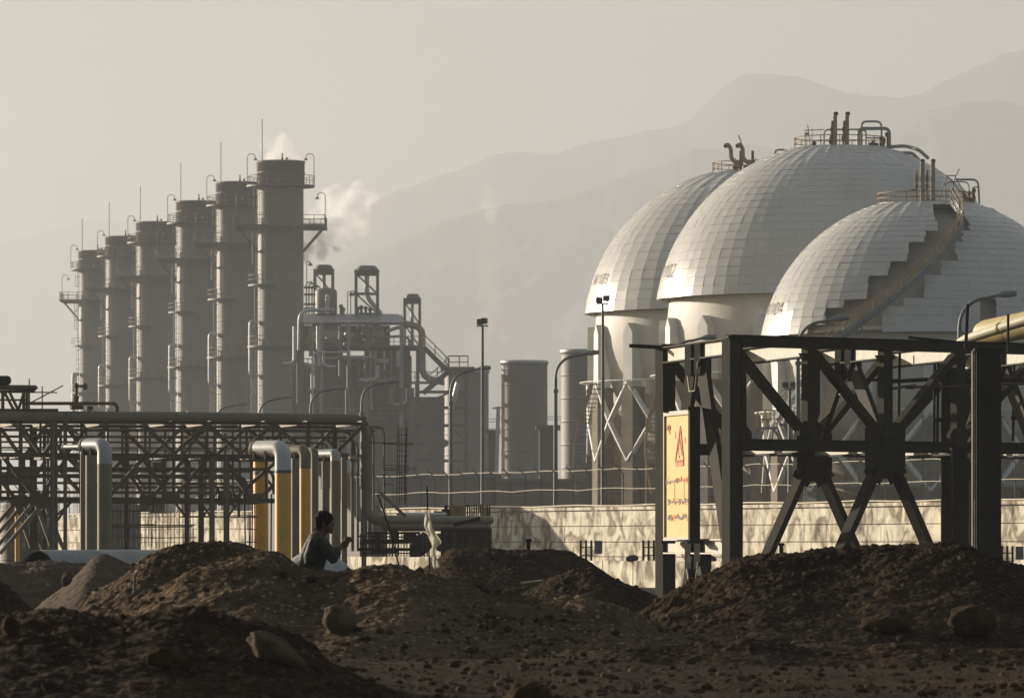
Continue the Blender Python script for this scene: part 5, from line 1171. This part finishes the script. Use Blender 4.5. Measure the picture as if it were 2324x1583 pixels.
# ends of the rack: vertical bundle below the big elbow
for i, (u, vt, r_, lb) in enumerate(((838, 960, 4, 'upright pipe directly left of the big elbow drop'), (812, 1000, 3, 'upright pipe left of the rack end column'), (800, 1030, 4, 'upright pipe beside the plain grey post'), (872, 968, 2.5, 'slim upright pipe at the right side of the big elbow'), (848, 975, 2.5, 'slim upright pipe hidden behind the big elbow'))):
    m = MB(); Y = 168; m.tube(fillet([P(u, 1250, Y), P(u, vt, Y), P(u - 40, vt, Y)], .3), r_ / FP * Y, 10); tag(m.build('riser_pipe', 'pipe_mid', loc=P(u, 1250, Y)), lb, 'pipe', 'upright pipes at the rack end')

# ------------------------------------------------------------------ clutter in the middle
def clutter():
    Y = 158; g = lambda u, v, d=0: P(u, v, Y + d); s_ = Y / FP; rr = random.Random(9)
    root = empty('rebar_cage', g(912, 1145), 'tall cage of thin rusty reinforcing bars', 'rebar')
    for u in (903, 909, 914, 920, 923):
        m = MB(); m.tube([g(u - 3, 1145), g(u + rr.uniform(-2, 2), 960 + rr.uniform(-4, 16))], 1.1 * s_, 6); m.build('bar', 'rust', root)
    for v in range(975, 1140, 12):
        m = MB(); m.tube([g(900, v), g(926, v + rr.uniform(-2, 2))], .7 * s_, 5); m.build('stirrup', 'rust', root)
    for v, a, b in ((1004, 835, 936), (1007, 868, 940), (1055, 870, 925), (1062, 872, 944), (1066, 870, 930), (1098, 868, 890)):
        m = MB(); m.tube([g(a, v, 4), g(b, v + 1, 4)], 1.3 * s_, 6); tag(m.build('scaffold_tube', 'steel_mid', loc=g(a, v, 4)), {1004: 'highest level scaffold tube crossing the thin rebar cage', 1007: 'scaffold tube just under the highest one at the rebar cage', 1055: 'upper tube of the middle trio crossing the rebar cage', 1062: 'longest tube of the middle trio crossing the rebar cage', 1066: 'lower tube of the middle trio crossing the rebar cage', 1098: 'short lowest scaffold tube left of the rebar cage'}[v], 'tube', 'scaffold tubes at the rack end')
    bar('leaning_beam', 'grey beam leaning to the right behind the stick', 'beam', [(862, 1116), (921, 1172)], 4, 160, 'pipe_mid')
    # big pipes lying on sleepers
    for (a, b, v, r_, mt, lb, Y2) in ((868, 1112, 1180, 10, 'pipe_mid', 'long grey blue pipe lying level left of the wall shadow', 165), (872, 1100, 1197, 8, 'steel_mid', 'long brown pipe lying below the grey blue pipe', 160), (905, 1010, 1167, 5, 'alu_far', 'thin pale pipe lying on top of the long pipes', 168)):
        m = MB(); m.tube([P(a, v, Y2), P(b, v, Y2 + 6)], r_ / FP * Y2, 16); m.tube([P(a, v, Y2), P(a + 3, v, Y2)], r_ * 1.3 / FP * Y2, 16); tag(m.build('lying_pipe', mt, loc=P(a, v, Y2)), lb, 'pipe', 'pipes lying beside the wall')
    root = empty('steel_plate_stack', P(1040, 1190, 176), 'ochre sheet piles and ribbed steel plates standing by the wall', 'steel plates'); q = lambda u, v, d=0: P(u, v, 176 + d)
    m = MB(); m.box(q(1036, 1166), (36 * .0136, .2, 40 * .0136)); m.build('ochre_plate', 'orange', root)
    for i in range(12):
        m = MB(); m.beam(q(1056 + i * 5, 1143 + rr.uniform(0, 4)), q(1056 + i * 5, 1215), .05, .16); m.build('rib', 'rust' if i % 3 else 'orange', root)
    m = MB(); m.tube([q(985, 1168), q(1010, 1168)], .12, 12); m.box(q(1012, 1170), (.25, .3, .42)); m.tube([q(1012, 1155), q(1012, 1146)], .06, 8); m.build('valve', 'dark_steel', root)
    root = empty('steel_skid', P(1055, 1262, 150), 'dark steel skid frame half sunk in the dirt by the wall shadow', 'skid'); q = lambda u, v, d=0: P(u, v, 150 + d); e = 150 / FP
    m = MB(); m.box(q(1057, 1232), (112 * e, 1.2, 56 * e)); m.build('body', 'rust', root)
    for i in range(7):
        m = MB(); m.beam(q(1004 + i * 18, 1202, -.65), q(1004 + i * 18, 1262, -.65), .09, .12); m.build('stiffener', 'dark_steel', root)
    m = MB(); m.beam(q(1000, 1203, -.62), q(1116, 1203, -.62), .14, .12); m.beam(q(1030, 1190), q(1090, 1176), .2, .1); m.build('top_rail', 'dark_steel', root)
    root = empty('barrier_frames', P(900, 1262, 150), 'low dark barrier frames and bars in front of the pale low wall', 'barrier')
    for v in (1209, 1216, 1226, 1232, 1246, 1254):
        m = MB(); m.beam(q(816 + rr.uniform(-5, 20), v), q(972 + rr.uniform(-20, 10), v + rr.uniform(-3, 3)), .03, rr.uniform(.03, .09)); m.build('rail', 'dark_steel', root)
    for i in range(24):
        u = 818 + i * 6.6; m = MB(); m.beam(q(u, 1206 + rr.uniform(0, 8)), q(u, 1262), rr.uniform(.02, .05), .04); m.build('baluster', 'dark_steel', root)
    for (u, v, w_, h_) in ((895, 1218, 18, 26), (943, 1248, 24, 30), (930, 1216, 26, 14), (858, 1230, 12, 40), (872, 1252, 60, 8)):
        m = MB(); m.box(q(u, v), (w_ * e, .3, h_ * e)); m.build('block', 'dark_steel', root)
    for (u0, u1, v, lb) in ((938, 976, 1206, 'pale cone of sand behind the barrier frames'), (985, 1030, 1204, 'brown cone of sand left of the dark skid')):
        c = P((u0 + u1) / 2, 1232, 152); m = MB(); rock_mesh(m, c, 1, u0, 3, (22 * e, .4, 26 * e)); tag(m.build('sand_cone', 'powder', loc=c), lb, 'sand heap', 'small sand cones')
clutter()
bar('leaning_stick', 'thin dark stick leaning to the left beside the plastic rag', 'stick', [(857, 1120), (884, 1200), (908, 1292)], 1.7, 60)
bar('stake', 'thin dark upright stake with plastic rag', 'stake', [(969, 1103), (971, 1180), (975, 1296)], 1.8, 60)
bar('stake', 'thin dark stake left of the yellow pipes', 'stake', [(555, 1120), (557, 1262)], 1.7, 67)
bar('stake', 'thin dark stake in front of the yellow pipe gap', 'stake', [(616, 1120), (615, 1270)], 1.7, 67)
bar('stake', 'short brown peg in the left mound', 'peg', [(306, 1306), (305, 1340)], 2.6, 58, 'rust')
bar('loose_lath', 'pale loose lath lying across the dirt near the clumpy heap', 'lath', [(1182, 1322), (1232, 1316)], 2, 69, 'lag')
# plastic rag on the stake
def rag():
    Y = 59.9; c = P(972, 1220, Y); rows = 40; cols = 9; vs = []; fs = []; s_ = Y / FP
    out = [(1156, 966, 971), (1170, 964, 978), (1190, 963, 981), (1200, 966, 984), (1212, 972, 990), (1222, 974, 998), (1230, 978, 1002), (1236, 980, 997), (1240, 981, 990), (1250, 981, 987), (1262, 980, 990), (1275, 981, 996), (1288, 984, 1000)]
    for i in range(rows):
        v = 1156 + (1288 - 1156) * i / (rows - 1); a = np.interp(v, [o[0] for o in out], [o[1] for o in out]); b = np.interp(v, [o[0] for o in out], [o[2] for o in out])
        for j in range(cols):
            t = j / (cols - 1); p = P(a + (b - a) * t, v, Y); p.y += .035 * math.sin(t * 9 + v * .06) + .02 * math.sin(v * .21 + t * 3); vs.append(p)
    for i in range(rows - 1):
        for j in range(cols - 1):
            k = i * cols + j; fs.append((k, k + 1, k + cols + 1, k + cols))
    m = MB(); m.add(vs, fs, True); o = m.build('plastic_rag', 'rag', loc=c); so = o.modifiers.new('t', 'SOLIDIFY'); so.thickness = .002
    tag(o, 'torn pale plastic sheet caught on the upright stake', 'rag')
rag()
# concrete pipe on the sand
def conc_pipe():
    Y = 92; s_ = Y / FP; ax = Vector((.62, .78, .0)); r_ = 62 * s_; a = P(84, 1309, Y); root = empty('concrete_pipe', a - Vector((0, 0, r_)), 'large concrete pipe lying in the sand with open dark end', 'pipe')
    m = MB(); n = 48; ring = []
    x = ax.cross(Vector((0, 0, 1))).normalized(); y = Vector((0, 0, 1)); L = 3.6; ri = r_ * .95; vs = []
    for (t, rr_) in ((0, r_), (L, r_), (L, ri), (0, ri), (0, r_)):
        for k in range(n): an = 2 * PI * k / n; vs.append(a + ax * t + (x * math.cos(an) + y * math.sin(an)) * rr_)
    fs = [(i * n + k, i * n + (k + 1) % n, (i + 1) * n + (k + 1) % n, (i + 1) * n + k) for i in range(4) for k in range(n)]
    m.add(vs, fs, True); m.build('barrel', 'concrete_pipe', root)
    m = MB(); m.tube([a + ax * .08, a + ax * 3.3], ri * .99, 40); m.build('shade_plug', 'dark_steel', root)  # near-black plug stands in for the shade inside the pipe
    m = MB(); m.tube([a + ax * 1.2, a + ax * 1.26], r_ * 1.01, 48, cap=False); m.build('joint_band', 'concrete_pipe', root)
conc_pipe()
m = MB(); c = P(718, 1318, 74); rock_mesh(m, c, 1, 31, 5, (92 * 74 / FP, .55, 68 * 74 / FP), Matrix.Rotation(R(10), 3, 'Y'), .12)
o = m.build('covered_heap', 'tarp', loc=c); tag(o, 'pale smooth tarpaulin covered heap behind the person', 'covered heap'); sm = o.modifiers.new('s', 'SMOOTH'); sm.factor = .8; sm.iterations = 25

# ------------------------------------------------------------------ person
def person():
    Y = 62.0; s_ = Y / FP; g = lambda u, v, d=0: P(u, v, Y + d)
    foot = Vector((g(715, 0).x, Y, float(ground_z(g(715, 0).x, Y))))
    root = empty('person', foot, 'person in dark shirt seen from the side, leaning forward with raised hands', 'person')
    def cap(m, a, b, ra, rb, n=14):
        a = Vector(a); b = Vector(b); N = 6; m.tube([a.lerp(b, i / N) for i in range(N + 1)], 1, n, rs=[ra + (rb - ra) * i / N for i in range(N + 1)])
        m.ell(a, (ra, ra, ra)); m.ell(b, (rb, rb, rb))
    def finish(o, vox, it=6):
        rm = o.modifiers.new('remesh', 'REMESH'); rm.mode = 'VOXEL'; rm.voxel_size = vox; rm.use_smooth_shade = True
        sm = o.modifiers.new('smooth', 'SMOOTH'); sm.factor = .5; sm.iterations = it
    pz = foot.z
    # body: head, neck, trunk core, arms, hands, legs as one surface
    m = MB(); hc = g(737, 1184)
    tilt = Matrix.Rotation(R(8), 3, 'Y')
    m.ell(hc + Vector((-.012, 0, .012)), (.094, .072, .098), tilt); m.ell(hc + Vector((.028, 0, -.045)), (.062, .055, .075), tilt)   # skull, face
    m.ell(g(749, 1203), (.034, .036, .028)); m.ell(g(751, 1207), (.022, .02, .018))                 # jaw, chin
    m.ell(g(756.5, 1191.5), (.020, .012, .015)); m.ell(g(754, 1187), (.016, .010, .024))             # nose
    m.ell(g(753.6, 1198), (.014, .018, .007)); m.ell(g(753.4, 1201), (.013, .017, .007))             # lips
    m.ell(g(751.5, 1180), (.02, .045, .012)); m.ell(g(750, 1184, -.028), (.012, .012, .010)); m.ell(g(750, 1184, .028), (.012, .012, .010))  # brow, eyes
    for sgn in (-1, 1): m.ell(g(735, 1190, sgn * .072), (.018, .010, .030), Matrix.Rotation(R(12), 3, 'Y'))
    cap(m, g(735, 1200), g(724, 1222), .050, .058)
    cap(m, g(719, 1228), g(706, 1262), .11, .115); cap(m, g(706, 1262), g(703, 1300), .115, .12)
    for sgn, sh, el, wr in ((-1, (723, 1233), (756, 1264), (774, 1240)), (1, (729, 1232), (758, 1260), (775, 1237))):
        cap(m, g(*sh, sgn * .16), g(*el, sgn * .14), .052, .042); cap(m, g(*el, sgn * .14), g(*wr, sgn * .035), .040, .026)
    hipz = g(0, 1300).z
    for sgn in (-1, 1):
        kn = Vector((foot.x + .08, Y + sgn * .1, pz + (hipz - pz) * .52)); ft = Vector((foot.x - .02 + sgn * .08, Y + sgn * .1, pz + .08))
        cap(m, g(703, 1302, sgn * .08), kn, .085, .058); cap(m, kn, ft, .055, .038); cap(m, ft + Vector((0, 0, -.03)), ft + Vector((.17, 0, -.05)), .04, .032)
    # hands with five fingers each, loosely closed together
    for sgn in (-1, 1):
        w0 = g(774 if sgn < 0 else 775, 1240 if sgn < 0 else 1237, sgn * .035); d = Vector((.62, -sgn * .12, .62)).normalized(); side = Vector((.0, 1, 0)); nrm = d.cross(side).normalized()
        m.ell(w0 + d * .045, (.030, .017, .045), Matrix((nrm, side, d)).transposed() if False else Matrix.Rotation(R(42), 3, 'Y'))
        for i, (ln, off) in enumerate(((.070, -.027), (.080, -.009), (.076, .009), (.060, .026))):
            b = w0 + d * .075 + nrm * off * 1.0 + Vector((0, 0, 0)); c1 = b + d * ln * .45 + Vector((0, -sgn * .006, 0)); d2 = (d + Vector((.45, 0, -.35))).normalized(); c2 = c1 + d2 * ln * .32; d3 = (d2 + Vector((.1, 0, -.7))).normalized(); c3 = c2 + d3 * ln * .25
            m.tube([b, c1, c2, c3], .009, 8, rs=[.0098, .009, .0085, .007]); m.ell(c3, (.007, .007, .007))
        t0 = w0 + d * .02 - nrm * .026; m.tube([t0, t0 - nrm * .018 + d * .022, t0 - nrm * .016 + d * .052], .010, 8, rs=[.013, .011, .008])
    o = m.build('body', 'skin', root); finish(o, .0065, 3)
    # hair
    m = MB(); m.ell(g(733, 1179), (.104, .084, .096), tilt); m.ell(g(739, 1172), (.088, .078, .062), Matrix.Rotation(R(14), 3, 'Y')); m.ell(g(747.5, 1174), (.042, .062, .034)); m.ell(g(725, 1192), (.058, .070, .070))
    rr = random.Random(2)
    for k in range(60):
        a = rr.uniform(0, 2 * PI); e = rr.uniform(-.1, 1.4); dv = Vector((math.cos(a) * math.cos(e), math.sin(a) * math.cos(e), math.sin(e))); p = g(734, 1177) + Vector((dv.x * .098, dv.y * .08, dv.z * .086))
        m.ell(p, (.018, .014, .012))
    o = m.build('hair', 'hair', root); finish(o, .006, 4)
    # shirt: back, chest, belly, sleeves with folds
    m = MB(); cap(m, g(726, 1221), g(722, 1228), .062, .085)
    cap(m, g(717, 1230), g(705, 1258), .108, .120); cap(m, g(705, 1258), g(701, 1290), .120, .128); cap(m, g(731, 1233), g(724, 1262), .078, .084); cap(m, g(724, 1262), g(714, 1292), .09, .098)
    for y in (-.12, .12): cap(m, g(716, 1232, y), g(706, 1262, y), .085, .08)
    m.ell(g(690, 1278), (.07, .10, .09)); m.ell(g(684, 1276), (.045, .08, .05))
    for sgn, sh, el, cf in ((-1, (724, 1232), (756, 1266), (763, 1252)), (1, (730, 1231), (757, 1261), (764, 1250))):
        cap(m, g(*sh, sgn * .155), g(*el, sgn * .14), .074, .058); cap(m, g(*el, sgn * .14), g(*cf, sgn * .085), .056, .050)
        for k in range(5):
            q = g(*sh, sgn * .155).lerp(g(*el, sgn * .14), .2 + .18 * k); m.ell(q + Vector((rr.uniform(-.02, .02), -.0, -.045)), (.04, .03, .014), Matrix.Rotation(R(50), 3, 'Y'))
        m.tube([g(*cf, sgn * .085) - Vector((.01, 0, .012)), g(*cf, sgn * .085) + Vector((.008, 0, .012))], .057, 14)
    for k in range(8):
        m.ell(g(700 + rr.uniform(-8, 12), 1240 + k * 6, -.10), (.012, .05, .05), Matrix.Rotation(R(24), 3, 'Y'))
    m.tube([g(721, 1214.5), g(737, 1217.5)], .05, 14, rs=[.058, .052])
    o = m.build('shirt', 'shirt', root); finish(o, .008, 3)
    m = MB(); cap(m, g(696, 1290), g(700, 1306), .135, .13)
    for sgn in (-1, 1):
        kn = Vector((foot.x + .08, Y + sgn * .1, pz + (hipz - pz) * .52)); ft = Vector((foot.x - .02 + sgn * .08, Y + sgn * .1, pz + .1)); cap(m, g(703, 1302, sgn * .08), kn, .10, .078); cap(m, kn, ft, .075, .065)
    o = m.build('trousers', 'trousers', root); finish(o, .01, 3)
    m = MB(); m.box(g(694, 1295, -.145), (.05, .02, .022), Matrix.Rotation(R(-20), 3, 'Y')); m.ell(g(690, 1297, -.135), (.03, .02, .012)); m.build('belt_buckle', 'belt', root)
person()

# ------------------------------------------------------------------ overhead wires far behind
for i, (v, lb) in enumerate(((950, 'highest faint power line between round towers'), (956, 'second faint power line between round towers'), (972, 'third faint power line between round towers'), (980, 'lowest faint power line between round towers'))):
    m = MB(); m.tube([P(1110 + 270 * k / 10, v - 8 + 30 * (k / 10 - .5) ** 2 * 1.2 + k * .6, 620) for k in range(11)], .035, 5); tag(m.build('power_line', 'steel_far', loc=P(1110, v, 620)), lb, 'wire', 'faint power lines')
m = MB(); m.beam(P(1127, 1075, 480), P(1131, 922, 480), .32, .32); m.beam(P(1118, 926, 480), P(1138, 924, 480), .1, .14); tag(m.build('utility_pole', 'alu_far', loc=P(1127, 1075, 480)), 'concrete utility pole left of the middle round tower', 'pole')

# ------------------------------------------------------------------ haze
def haze():
    x0, x1, y0, y1, z0, z1 = -1700, 1900, -120, 17500, -4, 1250
    m = MB(); m.box(((x0 + x1) / 2, (y0 + y1) / 2, (z0 + z1) / 2), (x1 - x0, y1 - y0, z1 - z0))
    mt = bpy.data.materials.new('haze_air'); mt.use_nodes = True; n = mt.node_tree.nodes; n.clear(); o = n.new('ShaderNodeOutputMaterial'); v = n.new('ShaderNodeVolumePrincipled')
    v.inputs['Color'].default_value = (.83, .86, .89, 1); v.inputs['Density'].default_value = HAZE; v.inputs['Anisotropy'].default_value = .05
    mt.node_tree.links.new(v.outputs[0], o.inputs['Volume']); tag(m.build('haze', mt), 'thin pale dusty haze filling the air', 'haze', kind='stuff')
haze()
